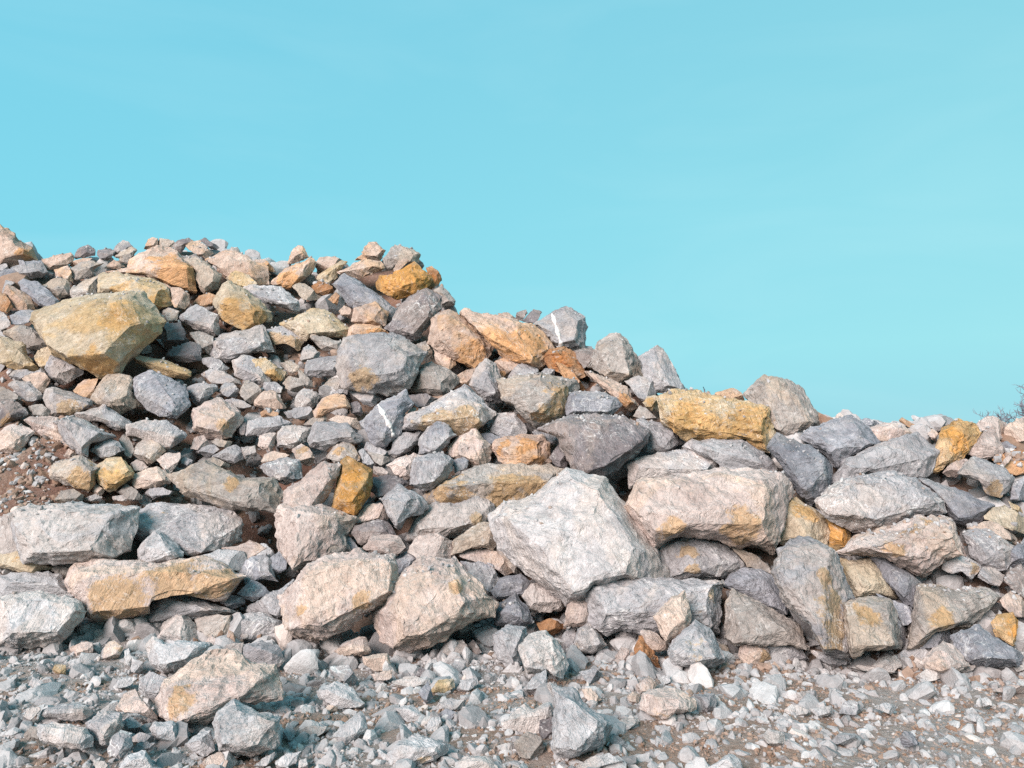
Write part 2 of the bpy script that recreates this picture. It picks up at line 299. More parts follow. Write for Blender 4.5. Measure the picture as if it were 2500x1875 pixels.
ROCKS = r'''
A|p|pinkish tan boulder at the pile's top, cut by the photo's left edge|-60,20 0,25 60,60 115,115 130,165 200,175 270,220 315,285 300,330 200,350 80,395 -60,390|20,130 150,210 230,260 40,340|s=200,260,70
A|b|grey block tucked under the pinkish skyline boulder at the left edge|100,390 210,345 350,330 395,430 350,470 220,480 150,480 130,420|160,440 230,380 340,430|
A|b|-|-20,430 110,395 140,440 130,490 -20,490||
A|g|-|-20,340 50,360 70,405 -20,430||
A|p|pale pinkish block on the skyline right of the left edge boulder|350,325 470,285 590,262 625,310 600,360 540,380 450,410 385,400|450,375 520,330 600,300|
A|k|dark peaked rock on the skyline beside the pale pinkish block|625,290 670,225 740,198 800,240 800,290 760,305 700,310 640,320|700,220 730,260|
A|p|-|585,385 620,340 700,312 770,315 740,345 640,385||
A|t|tan rock with a dark hollow underside below the dark skyline peak|600,400 680,350 760,335 850,345 870,360 800,385 780,450 700,500 640,510 620,460|660,420 770,390|
A|p|small pale rock standing on end under the pale skyline block|460,410 570,380 590,400 605,450 620,500 590,510 520,470 480,480||
A|k|dark flat-topped rock on the skyline, second right of the dark peak|830,245 900,235 960,240 950,290 910,320 850,315 825,290||
A|g|grey tilted slab making a small peak on the left skyline|935,290 980,210 1030,165 1080,180 1110,215 1080,225 1000,270 960,295||
A|t|tan wedge leaning under the grey tilted skyline slab|965,300 1030,255 1110,222 1160,245 1120,310 1080,360 1020,340 1000,300|1030,290 1130,260|
A|p|-|870,400 960,330 1060,380 1000,400 930,400||
A|p|first pinkish lump of the small row above the ochre-bellied boulder|1215,235 1250,160 1280,140 1330,150 1325,200 1260,240 1220,250||
A|t|second lump, tan, in the skyline row above the ochre-bellied boulder|1330,180 1350,145 1400,150 1460,165 1470,185 1450,230 1380,235 1330,215||
A|k|dark grey oblong rock in the skyline row above the ochre-bellied boulder|1455,205 1500,165 1590,138 1630,165 1600,200 1560,220 1530,270 1470,250|1500,215 1580,180|
A|p|smooth pink slab at the end of the skyline row of lumps|1570,205 1620,165 1690,170 1760,220 1800,270 1740,320 1660,270 1590,240||
A|k|-|1690,165 1740,138 1770,175 1840,205 1820,245 1770,225 1730,190||
A|p|overhanging pale boulder with a dark ochre belly near the pile's top|1100,370 1110,320 1240,250 1320,218 1440,230 1520,300 1620,390 1650,500 1650,610 1610,670 1530,590 1380,515 1190,455 920,430 920,395 1080,390|1180,430 1270,390 1330,345 1450,345 1600,400 1240,290|s=1500,480,190 s=1600,560,120
A|t|flat-faced beige slab leaning beside the ochre-bellied boulder|1520,320 1580,270 1660,280 1750,350 1870,460 1830,560 1700,615 1660,560 1640,430 1600,390|1650,380 1750,370 1850,460 1700,590|
A|p|broad smooth pale boulder forming the rounded skyline hump|1745,330 1800,290 1880,255 2000,255 2080,290 2150,340 2250,360 2285,480 2260,530 2200,540 2060,560 2000,500 1920,490 1830,400|1850,400 1950,360 2150,450 2050,320|
A|y|yellowish rough face showing under the pale skyline hump|1900,480 1990,420 2100,460 2180,530 2070,560 2060,600 1990,560||d=.1
A|y|angular ochre boulder standing under the pale skyline hump|1805,690 1830,620 1880,540 1950,505 2060,570 2130,640 2220,700 2290,760 2280,840 2200,870 2050,910 1980,880 1880,830 1850,760|1960,600 2060,620 1900,700 2020,740 2200,800|s=1950,760,120 s=2150,800,110 d=.15
A|r|small rust-striped rock left of the angular ochre boulder|1615,700 1680,630 1760,605 1825,620 1810,690 1780,725||l=0,1
A|y|long rounded tan boulder lying above the largest tan boulder|820,520 850,460 1000,440 1150,460 1290,490 1400,550 1450,640 1440,700 1340,760 1270,775 1230,700 1100,620 840,630|860,540 1000,500 1200,530 1380,600 1340,700|s=1000,580,90 s=1350,680,90 d=.1
A|p|pitted pink rock against the end of the long rounded tan boulder|1370,515 1440,555 1530,570 1590,620 1600,680 1560,740 1470,720 1440,640||d=.1
A|t|pale block with a flat top behind the largest tan boulder|585,620 610,560 700,510 850,440 860,460 820,520 830,620 760,640 640,680 600,670|620,600 750,595 760,530|
A|p|rough pink slab slanting down at the left edge above the tan boulder|30,600 60,520 150,560 260,640 290,740 180,760 110,720 60,650|80,570 200,680|
A|g|-|-20,520 60,500 130,520 60,560 30,600 -20,590||
A|r|-|-20,600 50,620 110,720 60,780 -20,740||
A|b|bluish grey oblong boulder just above the largest tan boulder's left shoulder|155,520 210,490 320,520 420,590 490,650 495,690 380,740 300,700 250,630 180,590|250,560 380,620 300,650|
A|t|grey block with a bluish top beside the bluish grey oblong boulder|400,510 480,480 560,500 595,560 590,620 540,660 500,650 420,580 350,540|460,580 540,560|
A|b|dark bluish rock wedged against the largest tan boulder's left end|90,795 180,755 310,750 290,830 200,870 100,870||
A|g|-|-20,770 40,775 80,850 85,885 20,910 -20,910||
A|t|tan angular rock pressed under the largest tan boulder's left end|5,940 60,900 160,880 260,900 340,960 385,1020 370,1070 270,1090 200,1040 100,1010|180,930 280,960|
A|y|brownish boulder at the left edge below the largest tan boulder|-20,950 60,1000 210,1050 220,1120 300,1200 350,1260 200,1270 60,1220 -20,1200|40,1050 150,1080 100,1180|
A|y|largest tan boulder, flat-faced with a dark shaded flank, high on the left|285,840 310,760 400,730 560,690 700,650 820,630 950,615 1080,600 1180,605 1210,640 1260,740 1330,800 1370,850 1330,950 1240,1040 1140,1110 1060,1190 1010,1270 990,1295 860,1305 700,1240 590,1170 470,1120 390,1050 385,970 330,900|320,850 400,1040 600,1150 860,1170 980,1120 1090,990 1160,880 1080,660 820,670 560,720|s=1000,800,150 s=800,1200,140 d=.2
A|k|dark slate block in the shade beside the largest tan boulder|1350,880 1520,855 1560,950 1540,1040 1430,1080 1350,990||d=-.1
A|g|bright grey rounded block right of the largest tan boulder|1500,800 1560,740 1660,710 1760,740 1830,790 1870,880 1860,970 1760,960 1640,910 1540,850|1540,820 1640,860 1770,900 1800,850|
A|t|small brown-grey rock between the tan boulder and bright grey block|1360,760 1420,735 1510,755 1490,840 1400,850 1370,810||
A|t|tan rock between the bright grey block and the wide grey-beige boulder|1590,950 1680,930 1800,980 1790,1060 1790,1140 1740,1120 1660,1030||
A|g|wide grey-beige boulder below the angular ochre boulder|1780,1010 1900,950 2050,930 2100,880 2200,865 2240,980 2320,1110 2120,1110 1950,1180 1800,1160|1850,1010 2050,980 2230,1040 2000,1120|
A|k|purplish angular rock perched above the long thin tan slab|1400,1140 1440,1080 1560,1050 1600,1015 1680,1040 1720,1130 1700,1180 1620,1200 1520,1190|1570,1070 1620,1130 1480,1140|
A|y|long thin tan slab poking out under the largest tan boulder|1080,1130 1110,1105 1250,1130 1450,1190 1640,1270 1660,1310 1560,1340 1400,1310 1250,1240 1130,1190|1110,1150 1300,1190 1600,1300|l=18,.6 d=.1
A|g|flat grey stone below the purplish angular rock|1700,1155 1760,1150 1850,1170 1940,1240 1900,1260 1800,1255 1720,1210||
A|g|flat grey rock lying beyond the tip of the long thin tan slab|1690,1290 1770,1245 1880,1270 2020,1340 2030,1380 1900,1370 1780,1360||
A|g|fractured grey rock below the wide grey-beige boulder|1940,1250 1960,1180 2060,1130 2160,1160 2260,1250 2280,1340 2220,1400 2100,1340 1990,1310|2000,1230 2120,1200 2200,1320|
A|g|grey block with a bright cracked face under the largest tan boulder|385,1250 420,1140 500,1130 600,1200 680,1230 700,1290 620,1360 540,1380 430,1330|470,1210 600,1230 500,1290|
A|y|smooth tan stone wedged under the largest tan boulder's lower left corner|280,1150 330,1090 400,1060 440,1120 400,1180 385,1260 340,1230||
A|p|pale pink flat rock beneath the brownish left edge boulder|185,1330 260,1290 370,1280 420,1340 370,1450 290,1420||
A|g|-|70,1310 110,1260 200,1250 310,1275 200,1310 180,1350||
A|g|light grey slab sloping below the pale pink flat rock|65,1390 130,1345 250,1370 350,1450 355,1500 230,1525 130,1460|150,1390 280,1450|
A|t|grey-beige slab at the left edge beside the light grey sloping slab|-20,1400 40,1400 150,1470 220,1545 100,1530 -20,1500||
A|g|grey pointed rock with an ochre lower edge left of the bluish block|365,1500 390,1430 460,1395 560,1440 760,1500 780,1560 640,1620 460,1650 420,1600|450,1450 560,1510 740,1540|s=580,1600,110
A|p|small pale wedge tucked between two grey boulders under the tan boulder|610,1430 700,1350 840,1320 800,1400 760,1490 680,1470||
A|t|rounded beige-grey boulder left of the two-toned bluish block|770,1480 830,1370 900,1310 1010,1290 1110,1330 1140,1390 1110,1470 1190,1550 1080,1590 1000,1620 900,1580 800,1550|850,1420 960,1440 930,1520 1050,1480|
A|b|two-toned block with beige face and bluish flank on the left slope|1100,1420 1150,1320 1290,1265 1400,1300 1560,1400 1600,1540 1540,1610 1480,1660 1340,1640 1220,1570 1110,1450|1120,1430 1300,1300 1490,1550 1480,1630 1360,1400|d=.1
A|g|lumpy grey rock right of the two-toned bluish block|1555,1460 1580,1400 1680,1370 1790,1370 1850,1420 1800,1470 1760,1510 1680,1555 1600,1520|1620,1440 1740,1420 1690,1500|
A|g|-|1830,1440 1900,1360 1970,1370 2010,1420 2000,1490 1920,1480||
A|t|small faceted rock below the fractured grey rock|2015,1450 2080,1345 2150,1370 2215,1430 2170,1520 2110,1540 2030,1490||
A|t|-|235,1560 350,1545 420,1600 400,1650 300,1660||
B|p|small rounded stone alone on the skyline between hump and summit|280,290 290,240 330,170 370,135 410,145 460,210 465,240 400,265 330,290|340,230 400,190|
B|p|-|-10,290 20,260 90,255 160,320 180,360 120,350||s=110,310,50
B|p|tan slab with ribbed layers slanting below the lone skyline stone|130,460 250,340 360,280 470,240 520,290 480,380 410,440 300,500 200,490|250,380 450,280 380,400|l=-38,1.3 s=300,440,80
B|p|smooth pink slab right of the ribbed tan slab|520,280 560,235 680,230 760,260 700,310 600,350 540,380||
B|y|layered tan rock over rusty soil beside the ribbed slab|520,390 620,330 740,260 800,260 810,290 720,330 700,400 640,460 560,440|600,390 720,300|l=-30,1
B|r|clod of rusty orange soil under the layered tan rock|480,480 560,440 660,480 665,545 600,560 520,530||
B|p|pink layered slab roofing the dark hollow at the summit|695,360 800,310 950,250 1060,270 1120,340 1000,370 890,410 830,400 740,390|760,360 1000,310|l=-15,.8 d=.1
B|p|pink splintered pinnacle stone with an orange tip at the summit|905,190 970,140 980,110 1030,110 1110,180 1090,250 1060,280 960,240||l=60,1
B|p|-|830,265 920,210 990,215 1020,235 940,260||
B|t|olive-brown square block on top of the summit|1090,250 1120,190 1150,150 1190,130 1290,150 1405,190 1380,280 1300,290 1200,300 1130,350 1100,320|1120,240 1340,190 1360,270|
B|p|-|1180,330 1220,270 1270,245 1305,270 1260,310 1200,370||d=.2
B|o|golden ochre craggy boulder at the summit|1035,450 1060,390 1130,350 1180,380 1250,310 1350,285 1420,320 1500,410 1480,470 1400,500 1330,560 1200,585 1100,545 1050,510|1150,430 1300,360 1250,480 1400,430|d=.2 s=1250,430,300 l=-40,.5
B|r|rusty rock behind the golden boulder at the summit's edge|1450,330 1500,315 1560,360 1585,430 1550,480 1500,505 1440,480 1480,410||s=1500,420,60
B|t|beige block jutting from the skyline below the golden boulder|1515,520 1590,475 1640,530 1700,600 1695,640 1580,660 1570,580|1590,540 1660,610|
B|b|long bluish grey slab slanting down below the summit hollow|670,470 700,410 770,380 850,410 950,490 1100,590 1220,670 1190,740 1150,780 1000,700 820,655 730,560|720,460 830,430 1100,640 860,610|
B|p|pale pink block leaning on the long bluish grey slab|815,740 850,660 1020,620 1090,640 1130,700 1130,780 1100,820 1000,800 870,790 820,800|850,690 1010,670 1000,770 1070,660|d=.1
B|p|layered pink and rust slab below the pale pink block|780,890 800,830 860,790 1060,810 1110,830 1130,880 1040,880 930,920 790,920|830,840 1050,840|l=-8,1 s=1050,850,70
B|k|dark grey oblong block tilted upright below the golden boulder|1115,830 1180,730 1290,590 1440,490 1520,550 1580,570 1570,680 1480,800 1400,900 1310,960 1210,890|1160,840 1330,660 1440,530 1500,700 1330,900|d=.15
B|g|light grey slab overhanging a dark gap under the ribbed slab|-85,490 -10,460 60,465 230,490 290,530 380,600 405,650 370,720 300,700 220,650 100,620 -20,640 -60,560|20,560 250,590 350,660|d=.1
B|t|rough tan rock above the end of the light grey overhanging slab|320,480 380,450 440,460 520,530 600,560 600,600 480,600 420,590||
B|y|broad brown boulder under the light grey overhanging slab|180,810 350,730 480,680 600,680 750,760 800,830 760,920 640,930 480,890 460,960 390,920 300,840|400,780 600,750 700,860 460,880|
B|r|-|630,590 690,535 720,560 700,640||
B|p|small white angular stone left of the pale pink block|720,690 760,650 810,665 820,710 790,740 740,720||d=.1
B|t|tan tilted block above the light grey oblong stone|470,930 490,880 560,895 730,945 755,985 700,1030 590,1020 500,970|520,940 620,985 700,960|d=.05
B|g|grey rock with an ochre belly left of the tan tilted block|100,900 110,840 250,820 330,860 420,930 420,980 370,1030 300,1010 270,960 180,970|150,860 350,930|s=330,990,70 s=190,930,70
B|g|small grey wedge under the tan tilted block|385,1090 420,1000 470,975 560,1040 540,1080 420,1120||
B|g|light grey oblong stone left of the large grey boulder|425,1190 440,1120 540,1085 720,1060 710,1130 690,1230 600,1250 470,1250 430,1220|440,1190 600,1190 690,1180 560,1110|
B|g|large bright grey boulder with a smooth domed face, mid slope|700,1150 740,1050 770,930 880,925 1090,885 1230,910 1310,980 1440,1040 1450,1110 1400,1160 1370,1240 1300,1330 1180,1395 1000,1370 850,1330 770,1330 720,1240|790,1120 960,1220 1120,1220 1390,1120 1100,970 860,980|s=900,1260,100 d=.25
B|t|tan rock peeking out behind the large bright grey boulder|1320,990 1450,950 1500,1020 1510,1080 1440,1130 1430,1050||
B|p|pink cube-like boulder with crumbling corner below the dark oblong block|1475,960 1500,830 1510,760 1580,710 1640,680 1760,750 1900,880 2010,990 1990,1060 1900,1110 1830,1170 1720,1100 1600,1040|1520,900 1700,1030 1880,920 1640,720|s=1820,1080,130 l=28,.5 d=.1
B|p|small pink chunk under the pink cube-like boulder|1500,970 1580,1010 1690,1060 1700,1140 1640,1185 1540,1120||
B|t|cracked grey-brown rock right of the large bright grey boulder|1310,1330 1340,1250 1420,1150 1500,1120 1600,1180 1700,1230 1730,1290 1640,1370 1560,1430 1450,1390 1310,1380|1400,1220 1600,1230 1550,1380|
B|k|dark shaded rock under the cracked grey-brown rock|1300,1400 1450,1390 1560,1430 1400,1515 1320,1440||
B|g|grey upright rock with a light peak beside the ochre-streaked tan boulder|1820,1310 1900,1150 1940,1090 2040,1140 2070,1250 2100,1380 2100,1470 1960,1450 1860,1370|1960,1180 1980,1260 1850,1330 2060,1430|d=.1
B|p|-|1715,1230 1800,1190 1880,1170 1840,1260 1820,1310 1760,1320||
B|p|pinkish rock with ochre foot under the orange slab's dark belly|2030,1120 2110,1080 2230,1120 2240,1220 2100,1260 2070,1180||s=2100,1220,40
B|g|triangular grey-topped boulder with an ochre lower face, mid slope|1250,1700 1265,1640 1290,1570 1500,1490 1640,1360 1780,1315 1830,1330 1960,1450 2040,1560 1960,1640 1870,1700 1720,1740 1560,1690 1380,1700|1340,1630 1540,1560 1820,1520 1960,1570|s=1500,1650,150 s=1750,1630,170 d=.15
B|t|-|1300,1540 1350,1500 1370,1520 1340,1570 1290,1600||
B|b|grey boulder crossed by one thick white stripe, mid slope|910,1620 1060,1470 1160,1410 1270,1370 1330,1480 1270,1560 1240,1710 1170,1780 1100,1850 1010,1810 950,1690|980,1630 1230,1440 1200,1600 1080,1780|v=1050,1480;1090,1560;1150,1680;1165,1745;.03 d=.1
B|g|grey rock tucked under the large bright grey boulder's lower edge|800,1360 870,1345 970,1370 1080,1430 1060,1460 980,1500 900,1440 830,1400||d=.05
B|p|pale pink chunk arching over a dark gap left of the striped boulder|480,1600 500,1530 580,1430 680,1390 760,1395 820,1480 820,1520 700,1510 600,1550 530,1600|560,1520 680,1440 780,1490|d=.1
B|g|ridged grey rock left of the pale pink arching chunk|345,1480 360,1400 420,1345 520,1370 560,1420 500,1500 380,1520|420,1400 490,1440|
B|g|flat grey wedge below the ridged grey rock|250,1540 330,1515 470,1490 500,1560 480,1610 380,1600 290,1590||
B|p|pale pinkish domed rock above the orange soil clump|0,1490 20,1420 90,1370 180,1370 240,1430 275,1510 130,1520|70,1430 190,1430|
B|t|-|250,1300 290,1240 380,1260 420,1310 400,1370 330,1370 270,1340||
B|g|-|75,1360 90,1290 180,1290 240,1330 220,1380 140,1380||
B|t|-|370,1200 400,1190 490,1290 490,1330 440,1345 390,1270||
B|t|-|580,1320 640,1270 700,1250 770,1330 700,1360 620,1350||
B|y|ochre rock left of the light grey oblong stone|0,1100 100,1090 200,1140 270,1210 240,1270 90,1290 60,1220 0,1190||s=170,1230,80
B|t|-|225,1130 300,1110 380,1150 370,1190 320,1215 250,1170||
B|g|-|-30,1310 20,1310 70,1360 20,1410 -30,1420||
B|g|-|660,1380 720,1350 790,1350 780,1395 700,1390||
B|r|clump of bright orange soil between rocks on the left slope|60,1540 120,1515 200,1545 190,1590 70,1590||
B|k|-|820,1470 880,1450 920,1540 900,1570 820,1550||
C|p|orange-fronted slab with a pale top and dark belly under the striped skyline block|-400,245 -340,195 -260,200 -150,225 0,275 130,310 220,330 300,400 380,500 400,540 330,640 270,690 180,660 90,630 0,610 -120,510 -250,380|-240,370 0,420 150,580 250,650 20,300|s=200,480,190 s=40,540,160 s=-120,430,120 l=38,.7 d=.15
C|k|-|60,275 80,220 150,195 160,225 115,285||
C|k|small dark block tilted on top of the orange-fronted slab|120,290 215,195 285,215 240,290 205,310||
C|p|-|-90,225 0,220 60,260 50,280 -60,260||
C|g|grey skyline block crossed by a white vertical stripe|215,320 370,225 470,175 560,205 640,260 660,340 655,470 640,525 540,535 440,525 380,470 300,390|300,340 450,220 620,300 600,490 430,480|v=372,228;400,310;425,400;450,520;.03
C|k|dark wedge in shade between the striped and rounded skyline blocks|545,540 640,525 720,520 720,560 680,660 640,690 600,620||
C|t|tall rounded skyline block with pale streaked face|680,680 685,620 760,480 860,420 940,410 1010,470 1060,560 1110,610 1140,760 1040,770 930,800 820,750 750,720|790,540 950,450 990,600 1030,740 820,740|
C|g|pointed grey skyline peak right of the tall rounded block|1100,590 1180,560 1265,500 1310,530 1420,720 1500,865 1420,880 1250,890 1150,740|1200,580 1290,670 1370,860 1180,720|
C|p|low pinkish rock on the skyline between pointed peak and folded peak|1750,890 1890,855 1970,890 2000,980 1760,930||
C|r|orange splintered block below the striped skyline block|300,600 360,540 490,510 560,560 620,640 680,740 600,770 480,740 350,690|400,570 500,640|l=50,1.4 s=450,600,120
C|r|sheaf of orange stone splinters beside the pale layered slab|400,640 480,650 600,780 690,890 620,900 560,830 450,750||l=48,2
C|g|small grey cap stone above the ochre-streaked tan boulder|0,760 60,680 130,640 240,680 260,720 150,760 60,775||d=.1
C|g|-|260,740 320,690 390,700 385,750 320,760||d=.1
C|t|tan boulder with ochre streaks down its right face, mid slope|-70,790 130,780 290,730 440,770 560,800 580,860 530,960 480,1060 380,1130 270,1215 150,1090 60,1000 -40,960|50,960 270,790 200,1090 400,900|s=450,950,140 s=300,1090,90 d=.1
C|b|blue-grey oblong block with speckled face below the orange splinters|495,1010 530,910 570,885 780,890 910,935 960,1000 920,1060 860,1085 640,1080 510,1080|540,930 890,950 850,1050 510,1050|d=.15
C|p|pale layered slab slanting down towards the yellow ledge block|640,740 680,690 770,740 900,790 1000,850 1090,950 1115,1000 1060,1040 1000,1060 930,1020 900,930 800,860|720,760 950,900 1040,970|l=35,1 s=980,960,80
C|g|rounded grey rock above the yellow ledge block's left end|990,800 1100,755 1200,780 1260,850 1230,920 1130,960 1080,900||
C|y|large layered yellow ledge block with grey top on the right skyline|1265,930 1300,890 1480,875 1700,910 1970,970 2160,1015 2235,1060 2245,1270 2170,1390 2050,1320 1920,1290 1700,1280 1540,1290 1420,1200 1340,1160 1290,1080 1270,1000|1300,1040 1680,1070 1980,1080 2200,1090 2200,1270 1450,1180|s=1500,1110,170 s=2050,1190,230 s=1750,1230,160 s=1400,1180,100 l=6,1 d=.1
C|y|small ochre rock at the yellow ledge block's left end|1140,980 1180,930 1250,910 1270,1010 1280,1060 1180,1030||s=1210,990,60
C|t|-|1060,1090 1120,1000 1180,1040 1300,1150 1250,1130 1100,1110||
C|k|large dark grey prism with sharp ridges, mid slope above the white boulder|270,1200 380,1150 540,1095 800,1085 960,1095 1080,1130 1160,1220 1150,1310 1090,1400 960,1530 810,1640 700,1590 560,1540 500,1430 420,1280|400,1170 690,1320 1020,1150 1130,1300 730,1570|d=.2
C|g|grey faceted rock right of the dark prism|1080,1130 1150,1115 1360,1180 1440,1250 1465,1320 1300,1435 1130,1370 1150,1250|1170,1200 1400,1240 1300,1390|
C|p|rounded pale rock with ochre stripes left of the dark prism|-150,1380 -95,1290 60,1260 280,1250 340,1320 340,1420 350,1500 200,1515 50,1545 -60,1470|-30,1400 60,1320 250,1290 250,1440|s=170,1340,130 s=-30,1320,80 l=75,.7
C|b|-|160,1225 350,1220 430,1290 440,1330 340,1330 280,1250||
C|k|dark leaf-shaped rock against the dark prism's left foot|350,1440 440,1310 500,1400 500,1490 480,1540 400,1500||
C|g|broad grey slab below the yellow ledge block|1500,1360 1560,1290 1700,1290 2000,1310 2180,1430 2300,1560 2220,1620 1900,1600 1740,1600 1800,1500 1650,1420|1600,1350 1950,1360 2150,1490|
C|g|long grey block with a flat top below the grey faceted rock|1025,1500 1100,1440 1350,1400 1560,1370 1700,1410 1790,1500 1760,1560 1640,1590 1500,1600 1300,1640 1150,1680 1050,1690|1060,1510 1330,1530 1600,1500 1740,1530|
D|t|big folded grey peak on the right skyline|-150,160 -60,60 30,-5 100,0 170,45 250,50 320,110 400,210 450,290 500,350 520,400 350,440 290,525 200,490 100,450 60,380 -50,250 -150,220|0,60 130,40 300,180 150,220 400,380 110,430|d=-.1
D|b|dark bluish boulder on the skyline right of the folded grey peak|330,530 400,430 480,400 600,370 740,345 800,400 900,450 980,540 1000,580 850,620 730,680 650,780 600,720 540,650 430,590|410,440 720,380 560,620 900,560|
D|b|small bluish stone behind the dark bluish skyline boulder|805,390 870,350 960,370 990,400 930,420 830,410||
D|p|tan rock behind the long grey boulder on the right skyline|860,430 990,410 1040,390 1180,400 1290,480 1050,550 960,540|1000,440 1150,430|
D|r|-|1155,380 1190,345 1260,390 1350,430 1280,440||
D|k|-|1330,430 1390,410 1450,440 1400,470||
D|p|-|1390,470 1440,440 1490,480 1440,530||
D|k|-|1470,450 1530,420 1530,470||
D|g|long light grey boulder with a bright end face below the right skyline|590,870 650,780 720,680 880,610 1010,580 1170,500 1280,470 1400,550 1500,620 1490,670 1400,760 1380,830 1300,885 1180,830 1000,830 850,850 650,900|740,720 1150,540 1160,700 1350,690 960,780|
D|b|bluish block with a flat sloping top right of the long flat-topped block|40,620 90,540 140,490 270,530 420,590 530,660 580,740 590,880 540,960 470,1020 400,1090 330,1020 260,900 180,740|100,570 300,860 570,750 350,980|d=.1
D|o|golden layered boulder tilted upright on the right skyline|1400,790 1470,600 1450,550 1520,440 1650,370 1790,400 1850,490 1760,580 1670,700 1580,760 1480,800|1530,470 1680,420 1570,700|l=-58,1 s=1640,520,130
D|p|pale rock with a mossy belly right of the golden layered boulder|1730,640 1800,560 1880,450 1960,420 2000,550 2040,640 1960,690 1830,700|1830,560 1940,560|
D|p|rounded pink skyline rock below the bare tree|1800,410 1870,350 1950,330 2060,390 2060,470 1990,540 1960,430 1840,460||
D|p|tan rock cut by the right edge in front of the bare tree|2060,420 2150,360 2240,330 2240,540 2140,540 2040,510||
D|b|-|2010,560 2100,530 2170,550 2140,600 2050,600||
D|r|orange-brown soil bank at the right edge behind the grey ochre-footed block|1960,700 2060,640 2240,620 2240,800 2120,830 2010,770||d=-.1
D|p|-|2010,740 2080,660 2110,680 2050,760||d=.1
D|g|grey block with an ochre foot below the golden layered boulder|1650,830 1700,740 1790,665 1900,720 2050,780 2120,860 2080,950 2000,1005 1900,990 1840,870 1760,840|1690,800 1830,850 1920,890 2080,850|s=1950,960,80 d=.1
D|p|small white rock left of the grey block with ochre foot|1520,800 1600,730 1720,690 1740,715 1680,790 1650,840 1570,840||
D|g|broad oval grey boulder with fine white veins on the right slope|475,1050 560,970 680,890 870,840 1100,815 1280,880 1450,980 1510,1040 1535,1160 1400,1190 1200,1220 1000,1270 830,1320 700,1260 560,1190 500,1140|540,1060 800,880 1200,900 1460,1060 900,1230 700,1180|d=.15
D|b|long dark wedge with a straight edge right of the oval boulder|1310,880 1380,850 1600,930 1800,1020 1950,1080 1940,1130 1880,1190 1700,1250 1600,1200 1530,1120 1500,1030|1380,880 1700,1080 1930,1100 1690,1220|
D|b|bluish rock cut by the right edge below the grey block|2100,1030 2120,900 2240,830 2240,1040||
D|y|mossy yellow rock at the right edge below the dark wedge|1870,1200 1950,1110 2050,1090 2150,1130 2240,1200 2240,1340 2150,1330 2040,1260 1930,1240||
D|y|-|2080,1050 2180,1100 2200,1150 2120,1140||
D|g|grey rounded boulder right of the orange-banded boulder|1690,1330 1800,1290 1900,1280 2050,1370 2150,1440 2100,1560 2050,1650 1880,1610 1760,1500 1750,1420|1780,1360 1950,1350 2050,1480 1850,1520|
D|p|tan slab behind the grey rounded boulder at the right|1680,1300 1880,1220 1980,1230 2100,1300 2180,1370 2150,1420 2000,1360 1870,1290||
D|p|pink boulder with wavy orange bands on the right slope|620,1500 690,1470 770,1350 1000,1270 1300,1190 1480,1170 1560,1190 1660,1280 1690,1350 1650,1420 1730,1480 1700,1530 1560,1520 1480,1600 1350,1680 1250,1640 1140,1560 1050,1530 800,1540|760,1480 1080,1400 1480,1240 1300,1520 1600,1340|s=1130,1440,80 s=1250,1290,80 s=1400,1220,60 l=-30,.7 d=.15
D|y|ochre-green rock with a split face below the oval boulder|190,1060 290,1030 420,1100 530,1190 580,1300 550,1420 420,1410 300,1380 180,1420 140,1340|250,1120 450,1190 400,1360|s=380,1130,110
D|o|orange-streaked rock between the oval and banded boulders|540,1200 640,1190 760,1330 720,1420 630,1480 560,1440 580,1310||s=640,1320,100
D|b|bluish boulder cut by the right edge beside the grey rounded boulder|2060,1610 2120,1450 2240,1340 2240,1640||
E|k|dark purplish boulder with an ochre foot at the left edge|-20,-20 130,0 210,60 225,120 100,165 -20,235|100,110|s=60,170,70
E|p|long pinkish slab slanting under the grey wedge on the left slope|210,160 250,125 350,120 480,140 600,260 580,380 400,310 290,260|260,170 450,230|l=25,.8
E|g|large grey wedge pointing down on the left slope|465,170 500,120 620,120 760,180 850,230 1000,265 1010,310 900,310 770,350 740,460 650,440 540,330|520,150 760,310 850,270 720,440|d=.15
E|g|bluish grey block behind the large grey wedge|630,115 760,60 900,45 980,100 1110,175 1090,230 980,245 870,190 790,130 740,180|700,100 900,150 890,70|
E|p|whitish faceted rock at the left edge below the dark purplish boulder|-20,270 60,210 180,190 290,260 250,330 150,440 100,440 -20,420|60,270 180,300 80,400|
E|w|small white rock leaning on the large grey wedge|755,400 840,340 900,310 1000,340 1055,410 960,455 880,480 800,440|830,390 960,370|d=.15
E|g|wide grey hog-backed rock right of the large grey wedge|1065,250 1080,190 1190,165 1400,165 1560,260 1560,310 1450,370 1400,415 1330,380 1200,310 1080,290|1120,220 1300,290 1480,300|d=.1
E|t|grey-beige rock propping up the wide hog-backed rock|1130,450 1160,370 1220,315 1330,350 1400,420 1310,500 1250,550 1160,490||
E|t|-|1000,330 1050,270 1090,310 1130,400 1110,470 1040,490 1050,410||
E|p|cream boulder with a rusty slot near the orange soil clump|1640,70 1720,0 1850,-30 2020,90 2035,160 1990,240 1940,290 1830,320 1700,290 1630,220|1680,70 1940,110 1660,210 1830,280|s=1900,200,60
E|g|-|1870,0 1960,-25 2060,0 2140,45 2050,60 1950,50||
E|g|long light grey rock right of the cream boulder|2055,230 2090,160 2150,140 2350,120 2455,190 2400,240 2200,290 2130,330 2070,300|2150,220 2330,200|
E|k|-|2000,250 2040,160 2075,180 2060,290 2010,260||
E|p|-|1610,400 1640,310 1720,285 1760,360 1700,410||
E|t|-|1760,330 1840,320 1950,340 1930,380 1850,385||
E|g|-|1650,430 1700,390 1800,360 1850,410 1760,470||
E|b|blue-grey pointed stone above the long olive slab|1780,460 1900,400 1990,370 2055,420 2050,490 1960,520 1880,490|1920,430 2000,450|
